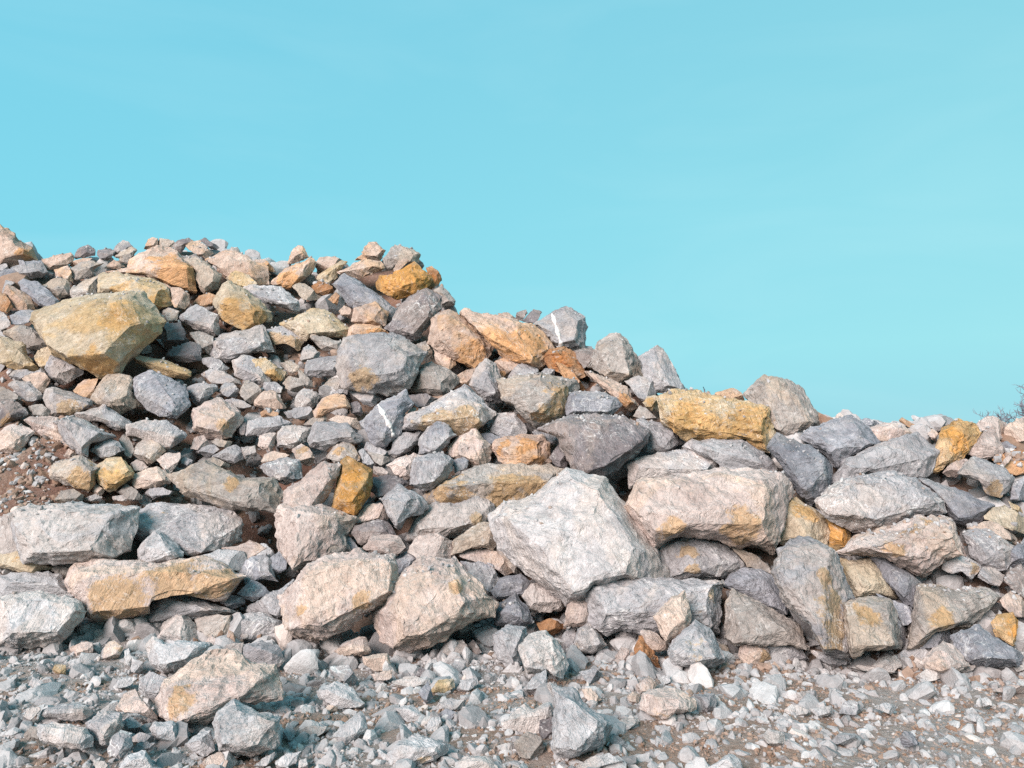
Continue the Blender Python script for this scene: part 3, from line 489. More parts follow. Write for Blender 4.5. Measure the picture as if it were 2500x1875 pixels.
E|g|-|2040,390 2150,380 2160,480 2070,480||
E|t|-|1750,490 1800,470 1940,530 1920,560 1800,530||
E|p|cream block with a flat top above the long olive slab's left end|1320,490 1400,440 1520,430 1520,480 1450,600 1400,620 1390,570||
E|g|-|1490,530 1560,470 1620,500 1600,550 1520,560||
E|p|-|1100,530 1160,495 1210,520 1245,555 1160,600||
E|t|long olive-grey slab with a white chipped end above the dark cave|1430,630 1500,570 1740,505 1860,580 2050,660 2290,630 2370,780 2370,880 2310,935 2120,900 1950,905 1750,840 1560,780 1470,710|1480,640 1740,550 2040,720 2040,870 1600,750 2280,720|s=1950,690,60 d=.2
E|t|pinkish boulder with a dark ochre underside above the dirt patch|425,590 450,530 560,490 680,460 820,520 850,550 800,610 790,690 740,760 640,730 500,660 430,640|470,600 560,650 780,590 640,510|s=690,690,110 d=.05
E|y|tan boulder with ochre underside right of the pinkish one|790,600 830,540 900,490 1020,475 1080,530 1130,600 1120,650 1000,720 930,765 840,700 800,650|840,610 1010,620 1100,600 930,720|s=960,690,100 s=870,610,60 d=.05
E|p|smooth light pink rock left of the long olive slab|1105,660 1150,610 1320,550 1400,600 1440,690 1300,730 1150,740|1160,650 1330,600 1390,680|d=.05
E|p|-|780,740 800,690 880,750 850,790 790,790||
E|t|beige rock between the smooth light pink rock and the tan ochre-bottomed boulder|980,760 1070,700 1140,740 1200,800 1180,840 1080,820||
E|g|flat grey rock under the smooth light pink rock|1215,790 1260,730 1380,735 1470,760 1440,790 1300,810||
E|t|rounded beige rock standing behind the pale cube block|450,840 520,760 620,740 700,790 690,850 530,870||
E|g|-|705,820 800,785 860,800 840,840 720,840||
E|g|-|950,800 1060,790 1090,820 1060,840 960,835||
E|p|-|530,480 580,400 640,440 620,470||
E|w|large pale cube block with bluish white face at the left|145,1010 160,930 260,885 520,865 780,870 960,880 1130,900 1140,1000 1100,1140 1070,1250 950,1320 840,1345 600,1355 225,1360 200,1260 150,1120|180,960 560,920 950,960 960,1040 900,1290 250,1310 540,1180|d=.25
E|g|wide grey block with gravel-strewn flat top left of the dark cave|1100,1180 1140,930 1300,870 1900,910 2010,960 2020,1200 1900,1250 1700,1290 1600,1310 1450,1260 1200,1230|1140,1060 1440,1030 1720,1010 1690,1270|
E|w|pointed pale blue-grey stone in front of the gravel-topped block|1170,1250 1250,1180 1310,1090 1370,1110 1470,1190 1545,1270 1530,1320 1430,1370 1240,1390 1180,1350|1240,1200 1440,1290 1320,1130|d=.2
E|g|grey block cut by the left edge behind the pale cube block|-20,990 80,950 160,905 170,1100 220,1260 -20,1290||
E|y|brown rock in shadow under the pale cube block|-20,1290 190,1265 240,1360 500,1360 480,1420 280,1455 100,1440 -20,1400||
E|t|-|435,1430 490,1370 600,1380 600,1440 560,1540 500,1470||
E|w|pale bluish slab lying on the ochre-faced block's right end|1700,1300 1850,1250 2060,1260 2080,1380 2030,1450 1900,1390||d=.1
E|p|pale tan rock at the mouth of the dark cave|1880,1240 2060,1200 2160,1200 2300,1250 2310,1330 2090,1330||
E|b|shaded blue-grey rock right of the ochre-faced block|2080,1330 2250,1290 2320,1400 2350,1520 2200,1500 2080,1560 2030,1440|2150,1380 2270,1440|
I|p|long block with an ochre-brown front face, low at the left|575,110 620,-10 660,-60 850,-90 1100,-80 1400,-60 1700,-130 1900,-50 2030,40 1990,130 1850,260 1700,220 1450,180 1280,230 1260,340 1000,440 920,455 800,400 720,330 640,230|720,40 1100,10 1500,-10 1950,60 800,370 1250,310|s=1450,110,230 s=1000,250,240 s=1780,90,190 s=850,150,110 d=.1
F|b|blue-grey stone below the mouth of the dark cave|100,1290 210,1200 280,1230 270,1340 180,1400||
F|p|small cube of pale stone below the orange soil clump|35,310 50,220 120,200 185,200 175,290 140,350 60,330|70,230 160,230 120,310|
F|g|speckled grey block right of the small pale cube|185,250 200,190 270,140 400,135 490,145 470,260 390,280 330,320 200,320|230,200 440,190 360,270|
F|g|grey double-humped block with dark gap beneath, left of the striped boulder|465,260 500,190 520,100 640,110 780,120 900,210 930,260 850,300 720,270 680,320 600,345 490,310|540,130 740,230 870,210 500,280|d=.1
F|p|pinkish rock behind the grey double-humped block|620,100 700,45 860,75 900,150 890,190 780,120||
F|t|-|400,130 500,70 600,50 610,100 520,130||
F|p|small orange-stained stone below the speckled grey block|320,340 400,290 470,330 510,410 490,470 420,460 360,410||s=400,350,60
F|p|-|60,450 90,380 150,355 260,370 350,400 200,420||
F|g|grey shield-shaped rock above the pink oblong block|45,460 160,430 280,405 370,430 430,540 410,580 320,610 260,635 200,590 100,550|150,480 350,470 250,590|d=.1
F|p|pink oblong block tilted beside the ochre upright rock|245,760 260,680 400,600 440,550 560,440 640,425 715,480 705,580 650,680 580,780 480,880 410,935 330,890 255,820|290,740 440,790 640,590 600,470 430,880|d=.25
F|t|grey pointed rock behind the ochre upright rock|610,400 700,290 770,255 840,310 890,400 870,450 770,400 720,460|740,330|
F|o|ochre upright rock with grey tip, mid slope|640,840 680,740 720,560 740,430 790,390 880,450 990,520 1000,620 970,720 900,830 860,880 760,870|760,560 950,550 710,800 880,760|s=820,560,90 s=820,760,150 d=.2
F|g|-|880,360 930,330 1010,450 1000,510 930,440||
F|g|thin grey shard above the pale pink wedge|920,350 960,265 1120,350 1090,390 1000,370||
F|t|-|950,350 1130,400 1145,430 1070,465 1010,430||
F|p|-|1010,480 1080,490 1150,540 1080,570 1010,540||
F|p|pale pink wedge beside the light grey squarish block|1115,470 1200,420 1350,365 1370,400 1320,580 1260,590 1190,530|1220,450 1300,500|
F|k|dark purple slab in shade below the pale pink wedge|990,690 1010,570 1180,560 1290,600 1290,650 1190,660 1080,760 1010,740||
F|g|light grey squarish block with white veins above the centre|1320,630 1340,500 1360,410 1500,375 1560,365 1680,420 1670,500 1620,580 1520,670 1430,680|1380,430 1630,440 1570,560 1350,620 1470,640|d=.2
F|b|blue-grey cube standing on its corner below the triangular boulder|1370,330 1390,260 1500,110 1580,75 1700,180 1700,220 1620,290 1550,370 1480,385 1400,370|1540,110 1590,230 1420,300 1680,200 1530,340|d=.2
F|g|grey rock in shade left of the blue-grey cornered cube|1130,380 1180,260 1200,210 1320,200 1440,180 1390,270 1320,340 1200,400|1250,260 1300,320|
F|p|upright cream stone with vertical ribs, right of the cornered cube|1620,370 1700,260 1780,200 1870,175 1950,240 1990,310 1990,440 1900,490 1820,480 1700,420|1780,230 1950,300 1700,380 1900,430|l=80,1
F|b|small bluish stone under the ribbed cream stone|1680,430 1760,405 1810,430 1790,490 1700,530||d=.1
F|b|-|1920,205 1990,200 2080,230 2030,290 1980,300||
F|g|grey speckled rock between the triangular boulder and the dark prism|1985,190 2050,30 2110,0 2190,30 2290,130 2290,210 2150,250|2080,80 2200,100|
F|t|long ledge boulder with ochre underside directly above the white boulder|1330,660 1450,700 1540,640 1700,560 1900,480 2330,465 2490,470 2650,530 2580,620 2440,720 2250,790 2060,870 1900,860 1480,830 1440,740|1560,660 1900,640 2200,600 2580,590|s=1750,760,180 s=2100,720,180 s=2350,660,120
F|g|grey rock with a white-veined face and pointed foot, left of centre|1075,760 1150,690 1220,645 1340,690 1420,740 1470,830 1420,880 1290,910 1230,1030 1180,960 1120,830|1120,770 1340,760 1270,890 1210,980|d=.2
F|p|rounded pink stone above the dark grey chevron rock|880,890 960,800 1060,795 1120,830 1130,930 1040,960 870,980||
F|k|dark grey chevron rock above the pale pink oval stone|810,1040 860,980 1050,930 1130,950 1200,1050 1210,1090 1000,1070 930,1150 860,1110|900,1010 1080,980 1120,1040|d=.1
F|p|pale pink oval stone above the big diagonal block|910,1180 940,1110 1010,1055 1110,1050 1220,1070 1270,1160 1200,1230 1130,1240 1000,1210|980,1100 1180,1110 1060,1190|d=.2
F|g|big grey saddle-shaped boulder left of the white boulder|1280,1110 1310,1040 1380,900 1520,790 1640,770 1740,790 1850,700 1960,740 2010,830 2050,900 2000,950 1830,1000 1740,1080 1640,1100 1500,1090 1350,1150|1400,1000 1560,860 1690,920 1880,760 2000,890 1800,990|s=1900,940,70
F|p|crumbly whitish pink rock on top of the large pink boulder|1300,1200 1370,1080 1450,1040 1530,1040 1700,1110 1700,1200 1650,1250 1500,1270 1400,1260||l=10,.8 d=.1
F|t|brown-grey rock left of the white boulder's foot|1690,1100 1800,1040 1920,950 2000,950 2050,1020 2065,1090 2010,1180 1900,1160 1800,1180 1720,1250 1680,1240|1760,1100 1850,1050 2000,1000 1980,1130|d=.15
F|p|pinkish rock between the large pink boulder and the white boulder|1720,1260 1780,1190 1900,1165 2040,1200 2130,1260 2212,1380 2080,1400 2050,1300 1900,1290||
F|b|dark bluish slab against the large pink boulder's right flank|1740,1280 1900,1280 2000,1300 2060,1380 2080,1440 2010,1550 1900,1490 1830,1420||
F|b|bluish speckled rock at the white boulder's lower left foot|2010,1530 2080,1420 2250,1385 2330,1450 2260,1560 2200,1570 2050,1600|2120,1450 2260,1450|d=.1
F|t|brown rock sliver tucked under the white boulder's left flank|2020,1180 2080,1100 2150,1250 2212,1310 2280,1390 2200,1390||
F|p|big tan slab under the pink oblong block, beside the cave|200,900 250,830 580,830 860,920 870,970 760,1080 800,1190 560,1290 380,1360 290,1330 220,1200 195,1050|270,1000 300,1310 280,860 600,910|
F|t|grey-beige rock leaning on the big tan slab|500,1190 620,1040 720,1030 760,1080 790,1190 700,1220 570,1280|620,1080 640,1200|d=.1
F|b|-|750,1110 800,1060 900,1190 800,1200||
F|p|big diagonal cream block propped over a hollow, lower left of centre|240,1570 330,1450 480,1310 680,1225 880,1205 1150,1245 1170,1300 1180,1440 1200,1530 1160,1580 1000,1680 840,1790 660,1895 550,1950 400,1910 290,1810 255,1690|430,1400 800,1300 1130,1290 1130,1540 640,1420 480,1640 490,1850|s=900,1600,90 s=400,1690,50 d=.3
F|b|bluish rock between the diagonal block and the large pink boulder|1150,1260 1300,1200 1360,1210 1400,1270 1320,1370 1200,1430|1280,1280|
F|p|large pink boulder with a bulging rounded base, lower centre|1200,1470 1400,1290 1480,1255 1680,1260 1780,1360 1850,1460 2000,1580 2040,1640 1990,1760 1880,1805 1780,1790 1640,1880 1480,1985 1340,2035 1200,2015 1110,1930 1050,1815 1010,1700 1130,1610|1250,1560 1500,1400 1560,1640 1200,1850 1700,1450 1780,1680 1340,1940|s=1720,1500,70 d=.3
F|b|blue-grey slab behind the diagonal block's lower left end|-20,1640 150,1530 330,1445 250,1560 260,1700 200,1760 -60,1700||
F|w|pale rounded stone just below the dark cave|0,1200 60,1130 110,1140 170,1220 100,1280 0,1260||
G|v|enormous white boulder, the largest in the pile, at the centre|-110,500 0,385 110,360 250,315 340,260 420,200 500,120 590,105 700,150 800,200 860,260 950,370 1050,500 1150,650 1250,800 1330,920 1370,1010 1300,1035 1000,1040 720,1060 690,1100 670,1170 560,1190 490,1220 430,1130 330,1050 200,970 60,880 -40,760 -95,620|100,480 300,420 560,190 650,600 760,260 920,500 400,900 1180,930 540,1130 950,900 1100,760|d=.1
G|p|huge cream block with brown underside right of the white boulder|1015,430 1050,300 1120,190 1300,175 1720,130 1830,95 2143,135 2290,130 2380,290 2330,460 2270,650 2213,810 2150,740 2000,745 1880,740 1750,660 1500,640 1370,690 1240,745 1180,690 1100,580 1040,500|1080,460 1150,560 1550,540 1950,500 2150,550 2190,340 2140,180 1850,150 1150,220|s=1950,620,170 s=1400,620,110 d=.25
G|g|grey rock with an orange pocket under the huge cream block|1250,770 1400,680 1520,640 1700,660 1830,730 1950,830 2035,920 1900,970 1820,1020 1650,980 1570,1030 1400,1010 1300,860|1380,740 1560,860 1700,760 1900,850 1590,960|s=1480,770,90 s=1560,940,60
G|t|small brown-grey rock under the huge cream block's right foot|1890,770 1930,740 2100,820 2200,900 2220,970 2100,940 2030,900||
G|g|long horizontal grey beam-like block at the white boulder's foot|680,1160 700,1030 760,985 1400,1030 1800,1035 1815,1090 1760,1200 1750,1480 1650,1430 1400,1470 1050,1440 950,1440 870,1480 720,1400|720,1090 760,1300 1240,1300 1530,1260 1740,1280 1790,1070|d=.12
G|b|pale bluish slab right of the grey beam-like block|1810,1070 1900,970 2010,925 2143,945 2240,1000 2290,1100 2360,1250 2320,1320 2100,1200 1900,1110|1900,1020 2150,1010|
G|p|pink diamond-shaped stone standing against the grey beam-like block|1240,1330 1300,1240 1380,1170 1490,1125 1520,1200 1540,1360 1520,1420 1430,1500 1350,1550 1290,1480 1260,1400|1290,1310 1440,1190 1490,1350 1340,1480|d=.5
G|g|grey triangular stone below the pink diamond-shaped stone|1355,1600 1440,1510 1580,1370 1700,1450 1760,1560 1830,1690 1800,1730 1640,1770 1500,1740 1390,1720|1570,1420 1420,1620 1760,1680 1600,1710|d=.3
G|t|large grey-beige block right of the grey triangular stone|1835,1420 1860,1240 1920,1105 2060,1180 2300,1320 2450,1405 2500,1500 2540,1640 2450,1580 2130,1560 2100,1570 1940,1590 1850,1510|1890,1260 2100,1270 1900,1530 2350,1450|d=.1
G|p|small pale stone at the pink diamond stone's foot|1110,1480 1150,1435 1240,1470 1300,1530 1360,1570 1330,1610 1250,1630 1180,1580|1180,1490 1280,1570|d=.3
G|p|pale pink blocky stone under the white boulder's tip|465,1350 500,1240 560,1190 680,1175 745,1240 740,1310 700,1390 600,1400 480,1425|540,1230 700,1260 640,1370|d=.2
G|g|grey rock under the white boulder's left overhang|130,1160 200,1050 300,1060 420,1140 490,1220 440,1280 330,1300 190,1295 150,1240|240,1100 400,1190 200,1220|d=.05
G|b|dark veined rock right of the large pink boulder|-155,1330 -60,1220 60,1140 130,1230 215,1350 215,1400 60,1415 -70,1410|-40,1290 70,1200 140,1350|d=.15
K|g|tall grey block below the dark veined rock|-130,540 -80,480 0,455 150,475 170,550 110,640 100,740 120,850 60,840 -30,790 -100,700|-60,520 110,500 40,760|d=.1
K|w|pale blue-grey egg-shaped boulder below the tall grey block|100,650 180,540 320,505 420,600 500,780 505,850 450,930 330,830 180,860 120,800|160,620 330,550 390,730 140,780|d=.2
K|b|bluish stone between the egg-shaped boulder and the grey four-sided stone|430,620 470,530 540,450 580,480 560,600 480,670||
K|g|grey four-sided stone below the pale pink blocky stone|550,630 590,490 690,435 740,470 830,620 800,660 710,695 600,680|610,500 720,480 790,620 620,640|d=.15
K|g|grey shard leaning on the grey beam-like block|900,500 960,330 1000,330 1090,540 1010,640 920,610|970,400 1000,540|
K|r|brown soil clod beside the pale pink blocky stone|240,440 350,400 470,440 480,480 380,540 280,500||
K|r|rust-brown splintery stone below the small pale stone|1060,640 1110,545 1180,590 1260,720 1290,820 1180,800 1080,770|1120,620 1180,740|l=60,1.5 d=.05
K|p|-|1630,790 1700,760 1755,800 1730,850 1690,855||
K|p|pinkish stone with an ochre stain below the grey-beige block|1945,700 1980,600 2070,590 2200,660 2220,740 2100,800 2000,820|2010,650 2150,680|s=2160,740,60
K|w|white winged stone left of the teardrop boulder|-50,1275 60,1190 150,1120 210,1170 340,1100 405,1190 390,1240 270,1360 160,1370 -20,1345|60,1240 220,1190 350,1170|d=.1
K|k|dark broken stone between the white winged stone and the teardrop boulder|265,1260 400,1230 380,1350 350,1480 300,1450 270,1360||
K|w|big pale teardrop-shaped boulder in the foreground gravel|340,960 420,950 560,1010 570,1060 640,1150 780,1210 870,1290 860,1380 780,1450 640,1510 540,1580 480,1590 360,1490 400,1300 410,1150 390,1080|480,1060 600,1250 800,1290 480,1440 560,1530|d=.1
K|p|white cracked block with a ragged front in the foreground gravel|1115,1160 1150,1030 1220,995 1400,990 1540,1050 1570,1080 1560,1180 1400,1190 1380,1260 1330,1290 1230,1230 1160,1190|1180,1050 1450,1090 1440,1160 1250,1180|d=.05
K|p|cream stone just behind the white cracked block|1080,960 1190,880 1250,960 1230,1000 1150,1020 1110,1060||
K|p|-|1005,1060 1050,1020 1110,1040 1110,1120 1050,1125||
K|g|square grey stone right of the white cracked block|1575,1040 1740,1030 1760,1130 1690,1210 1600,1150|1610,1060 1720,1060 1680,1160|
K|g|grey stone in gravel right of the egg-shaped boulder|600,850 720,820 800,860 790,930 700,960 650,910||
K|p|-|620,990 700,990 790,1080 720,1120 650,1060||
K|g|grey stone touching the teardrop boulder's right tip|870,1290 1000,1240 1100,1240 1090,1290 960,1360 880,1365||
K|g|-|840,1390 900,1370 1020,1460 950,1510 900,1480||
K|w|pale low rock at the bottom edge right of the teardrop boulder|570,1640 700,1570 850,1540 1000,1620 1020,1700 600,1700||
K|w|white pointed rock at the bottom edge right of centre|1700,1650 1800,1590 1870,1530 1960,1590 1990,1680 1700,1720|1860,1570 1900,1650|
K|g|flat grey stone leaning below the egg-shaped boulder|130,990 240,870 320,830 330,920 300,1040 220,1050||d=.1
K|t|brown stone under the white winged stone|60,1450 160,1360 270,1400 300,1480 250,1600 100,1560||
K|p|-|910,720 960,640 1020,660 1020,760 960,790||
K|g|-|740,710 830,655 900,690 860,740 770,740||
K|w|-|1610,1220 1650,1220 1690,1270 1660,1310 1620,1280||
K|w|-|1450,980 1500,945 1550,990 1510,1020||
K|w|-|1270,900 1360,880 1370,930 1310,960||
H|g|tall grey boulder with a sandy brown flank at the lower right|105,210 165,40 250,-65 400,-75 560,-10 615,50 640,110 720,290 760,420 680,470 690,650 770,940 700,900 520,860 480,780 400,600 330,520 220,500 180,370|180,60 540,20 480,170 390,550 150,220 440,600 520,830|s=600,500,170 s=560,250,110 s=620,720,150 d=.25
H|y|smooth sandy boulder under the orange-banded boulder|640,80 800,110 920,80 1000,190 1050,260 1140,370 1130,410 930,400 770,420 720,290|800,160 960,260 820,350|d=.05
H|b|blue-grey wedge under the orange-banded boulder|915,75 1030,70 1130,130 1250,210 1345,290 1310,390 1310,500 1200,460 1130,370 1030,250|1020,110 1270,260 1200,400|d=.05
H|t|sandy brown block between two bluish slabs and the sandy-flanked boulder|675,460 760,420 930,405 1060,450 1110,520 1140,640 1165,840 1000,850 870,840 780,930 740,850 690,640|720,480 1040,470 1130,820 760,840|s=900,560,120 d=.2
H|b|bluish slab behind the sandy brown block|935,360 1100,420 1300,510 1300,570 1200,660 1150,560 1100,500 1040,440||
H|b|-|1110,520 1200,640 1210,800 1165,840 1140,650||
H|t|wide grey-brown boulder capped with soil at the lower right|1230,850 1260,640 1300,560 1295,400 1330,310 1420,300 1700,350 1900,340 2000,420 1860,560 1740,660 1620,650 1560,680 1400,680 1330,740 1320,840|1340,360 1450,460 1280,760 1700,420 1680,620|s=1520,570,100
H|b|rounded bluish rock at the foot of the soil-capped boulder|1330,770 1400,680 1560,665 1600,740 1570,800 1450,840 1350,850||
H|b|long smooth grey boulder low at the right edge|1580,740 1640,690 1840,650 1960,750 2090,830 2190,870 2195,960 2100,1000 1930,1005 1800,980 1680,890|1700,720 1900,860 2150,900 1850,950|d=.15
H|p|pinkish pyramid stone left of the long smooth grey boulder|1330,960 1430,860 1530,775 1620,830 1700,930 1750,980 1640,1040 1560,1060 1420,1020|1480,860 1600,950 1540,1030|d=.2
H|w|pale stone left of the pinkish pyramid stone|1130,900 1200,850 1370,840 1410,870 1330,960 1200,980||
H|w|low bluish white stone left of the pale stone by the pyramid|910,1000 1000,920 1120,900 1200,980 1120,1020 1000,1040|1030,950|
H|g|flat grey stone at the tall sandy-flanked boulder's foot|400,850 560,870 740,910 730,970 600,990 470,930|560,910|
H|g|rough light grey rock left of the flat grey stone|-60,810 60,755 200,770 330,850 410,940 300,965 100,940 -60,890|60,800 250,850|
H|o|grey rock with a splintery golden end at the right edge|1940,620 2010,560 2120,535 2200,600 2240,660 2240,870 2100,800 1980,740||l=30,1 s=2150,680,110
H|p|pinkish slab cut by the right edge above the golden-ended rock|2000,440 2100,360 2240,430 2240,590 2130,560 2050,500||
H|k|banded dark rock cut by the right edge|2040,260 2090,190 2180,130 2240,160 2240,430 2150,360||
H|w|pale rock with a tan end sitting above the soil-capped boulder|1530,170 1560,80 1650,45 1780,90 1870,140 1820,230 1760,260 1680,180 1600,220|1620,90 1760,140|s=1800,180,60
H|g|light grey stone right of the tan-ended pale rock|1820,240 1870,150 1960,170 2045,220 2000,320 1930,300||
H|w|flat white stone in the gravel below the pinkish pyramid stone|1290,1080 1400,1010 1520,995 1590,1050 1480,1100 1370,1130||
H|w|-|1570,1080 1640,1060 1760,1100 1730,1140 1620,1140||
H|g|-|290,1210 450,1190 470,1280 320,1300||
H|w|-|180,1370 250,1310 390,1350 370,1410 280,1420||
H|w|-|400,1350 580,1320 610,1390 480,1420||
H|g|grey wedge half buried in the right foreground gravel|645,1390 700,1290 780,1280 860,1350 800,1400||
H|w|-|950,1330 1050,1300 1140,1330 1090,1400||
H|g|-|540,1650 640,1575 790,1570 810,1650||
H|w|pale rounded stone near the bottom edge right of the white pointed rock|0,1590 60,1520 180,1550 200,1640 100,1680||
H|b|-|1165,1600 1200,1535 1270,1560 1330,1650 1200,1670||
H|w|-|1850,1270 1900,1250 1960,1320 1880,1340||
H|w|-|1700,1420 1760,1390 1860,1430 1800,1470||
H|p|-|1950,1200 2050,1150 2240,1150 2240,1210 2060,1220||
H|g|-|1615,1060 1740,990 1880,960 1900,990 1760,1030 1650,1070||
H|g|thin grey slab flush with the gravel left of the flat white stone|690,1010 830,980 1000,1000 1200,1055 1100,1060 850,1030||
H|g|-|2120,1000 2200,980 2240,1040 2180,1060||
I|w|upper of two pale bluish slabs at the lower left edge|-20,40 100,25 400,10 490,20 540,100 610,215 500,230 300,230 60,230 -20,230|100,90 450,90|
I|w|lower and larger of two pale bluish slabs at the lower left edge|-20,240 100,200 300,180 480,215 600,230 660,290 715,340 640,440 560,550 480,610 300,630 -20,635|60,260 400,270 620,330 480,500 100,520|d=.25
I|g|grey rock with a curling white edge below the ochre-faced block|1260,330 1280,220 1330,185 1450,170 1600,210 1750,250 1900,290 2000,340 1900,350 1700,400 1500,400 1370,440 1280,440 1255,380|1330,240 1500,260 1750,320|d=.05
I|w|bluish pyramid stone below the curling-edged grey rock|1290,560 1400,420 1470,360 1560,350 1640,450 1680,560 1650,600 1500,620 1380,620|1520,390 1560,560 1400,520|d=.05
I|w|pale blue-grey block in front of the bluish pyramid stone|1240,640 1300,540 1380,590 1500,605 1750,600 1750,660 1650,740 1600,790 1480,840 1380,850 1290,790 1270,700|1320,620 1700,630 1350,790 1560,740|d=.15
I|t|brown-grey rock between the bluish pyramid stone and the light-topped rounded rock|1650,380 1800,370 1950,370 1940,480 1920,590 1780,560 1660,480||
I|g|grey rounded rock with a light top left of the diagonal block|1930,450 1980,370 2212,345 2300,380 2390,430 2380,480 2212,560 2050,600 1930,590|2020,420 2250,420|
I|g|-|2000,600 2060,490 2120,590||
I|p|-|1730,600 1790,540 1880,630 1820,670 1760,640||
I|g|-|1840,660 1950,610 2050,605 2030,710 1920,690||
I|g|grey domed stone left of the hollow under the diagonal block|2035,680 2080,620 2212,590 2350,640 2410,750 2380,800 2290,840 2150,790 2050,720|2150,640 2300,690|d=.05
I|p|large flat-topped block half buried in the foreground gravel|1370,1000 1400,910 1640,780 1760,690 1960,690 2120,780 2290,790 2300,880 2345,940 2340,1070 2143,1120 2000,1090 1870,1180 1750,1290 1530,1320 1380,1240 1320,1180 1350,1080|1410,1010 1640,1180 1780,1090 1990,1030 2220,960 1500,1270|s=1500,1120,120
I|w|big white cube-like stone in the lower left foreground|1810,1280 1850,1200 1980,1100 2050,1150 2212,1180 2350,1240 2355,1380 2340,1470 2280,1520 2143,1550 1860,1520 1820,1450|1850,1250 2000,1160 2310,1270 2270,1470 1870,1460|d=.15
I|w|-|1740,1210 1870,1165 1810,1270||
I|w|bluish white lumpy boulder near the lower left corner|320,1380 340,1300 440,1280 600,1290 720,1320 780,1390 770,1480 680,1500 500,1470 370,1450|380,1330 680,1360 600,1440|d=.05
I|g|grey stone behind the bluish white lumpy boulder|345,1240 370,1150 560,1120 720,1130 810,1190 700,1260 500,1250|420,1180 700,1170|
I|g|grey stone with gritty top right of the lumpy boulder|720,1280 880,1185 1010,1200 1030,1310 960,1390 900,1480 810,1485 780,1380|800,1290 980,1290 880,1400|
I|g|upright grey stone in front of the gritty-topped stone|910,1490 950,1390 1020,1340 1110,1370 1115,1470 1070,1560 1030,1580 930,1560|960,1410 1040,1420 1020,1540|d=.05
I|w|pale rectangular stone right of the gritty-topped stone|1260,1330 1300,1280 1460,1265 1490,1310 1480,1440 1330,1425|1300,1310 1450,1310 1340,1400|
I|p|pinkish flake leaning left of the flat-topped block|970,1180 1050,1040 1140,1000 1180,1070 1260,1150 1340,1220 1300,1270 1180,1190||
I|w|pale stone cut by the bottom edge below the upright grey stone|980,1680 1080,1560 1230,1515 1290,1600 1320,1680 1300,1720 980,1720|1100,1600 1220,1560|
I|w|-|780,1580 880,1610 960,1680 820,1680||
I|g|-|1020,1290 1090,1220 1190,1290 1170,1360 1100,1370||
I|g|-|1120,1500 1180,1440 1300,1450 1280,1500 1140,1530||
I|g|-|1120,1400 1180,1360 1290,1390 1290,1440 1130,1440||
I|g|grey slab left of the big white cube-like stone|1550,1460 1700,1360 1780,1345 1810,1510 1720,1570 1600,1500|1690,1420|
I|p|tan domed stone below the big white cube-like stone|1680,1640 1760,1560 1860,1525 1920,1600 1880,1680||
I|g|-|800,500 890,490 880,640 790,630||
I|p|small blocky pink stone at the edge of the lower pale bluish slab|590,650 690,600 780,600 780,720 640,720||
I|p|pale pink angular stone in gravel below the ochre-faced block|870,690 910,600 960,590 1040,640 980,760 870,740||
I|y|-|430,860 470,790 550,790 550,870||
I|w|-|580,760 680,730 670,820 600,840||
I|w|-|1050,680 1100,650 1110,840 1050,850||
I|w|-|1110,840 1120,740 1210,770 1180,870||
I|w|-|200,1220 230,1160 330,1140 340,1180 260,1250||
I|w|-|970,1000 990,920 1090,890 1160,900 1100,960||
I|t|brown stone left of the bluish white lumpy boulder|200,1380 260,1310 350,1320 320,1430 220,1420||
I|w|-|240,960 280,890 350,930 320,990||
I|b|small blue-grey stone against the ochre-faced block's lower right corner|1850,260 1920,200 2050,210 2065,280 1960,320||
I|b|blue-grey stone under the ochre-faced block's right end|2000,190 2120,80 2212,110 2280,180 2130,250||
I|g|gritty grey rock half buried left of the flat-topped block|1180,900 1290,860 1400,900 1360,1040 1280,1090 1180,1020||
J|p|white wedge-shaped stone in front of the hollow under the diagonal block|690,670 720,640 890,550 940,560 990,690 900,710 760,730|760,650 900,590 930,680|d=.1
J|p|cream block right of the white wedge by the hollow|920,720 1130,690 1160,820 1040,840 930,790|970,740 1110,720|
J|p|-|990,870 1160,830 1150,910 1030,920||
J|g|grey stone left of the cream block in the gravel|640,800 700,780 790,790 870,900 850,960 770,940 650,870||
J|w|pale rounded stone embedded in gravel below the diagonal block|525,1010 600,960 700,930 840,1000 930,1120 870,1160 700,1150 560,1080|640,1000 780,1060|
J|w|pale bluish pebble-shaped stone left of the hollow|350,760 380,720 460,710 505,760 480,820 380,820||
J|w|white triangular flake in the centre foreground gravel|640,1390 750,1300 900,1170 940,1250 950,1330 880,1400 780,1480|880,1210 890,1340 770,1400|
J|w|flat pale stone sunk in gravel left of the ochre brick-like stone|1140,930 1280,890 1460,890 1490,950 1420,960 1250,990||
J|b|-|1390,1020 1470,920 1510,1060 1450,1120||
J|y|ochre brick-like stone in gravel below the large pink boulder|1495,990 1560,920 1680,900 1690,980 1600,1030 1510,1020|1530,960 1660,940|
J|w|-|1700,1000 1750,930 1880,890 1890,950 1790,1020||
J|w|pale slab in gravel left of the white winged stone|1480,1180 1560,1110 1660,1070 1780,1090 1770,1180 1650,1160 1540,1220||
J|w|white angular stone above the pale rock at the bottom centre|1180,1150 1330,1130 1460,1230 1460,1270 1290,1270|1320,1170|
J|b|-|1560,1210 1620,1160 1710,1190 1640,1270 1590,1280||d=.05
J|w|-|1440,1340 1490,1240 1570,1220 1580,1280 1530,1380||
J|w|large pale rock with a bluish top at the bottom centre|1140,1540 1220,1450 1330,1400 1480,1410 1640,1470 1620,1540 1510,1600 1370,1640 1200,1660|1220,1500 1510,1530 1580,1480|s=1430,1580,50
J|w|white rock cut by the bottom edge left of the teardrop boulder|1700,1610 1820,1560 1950,1560 2060,1640 2080,1700 1720,1700|1900,1600|
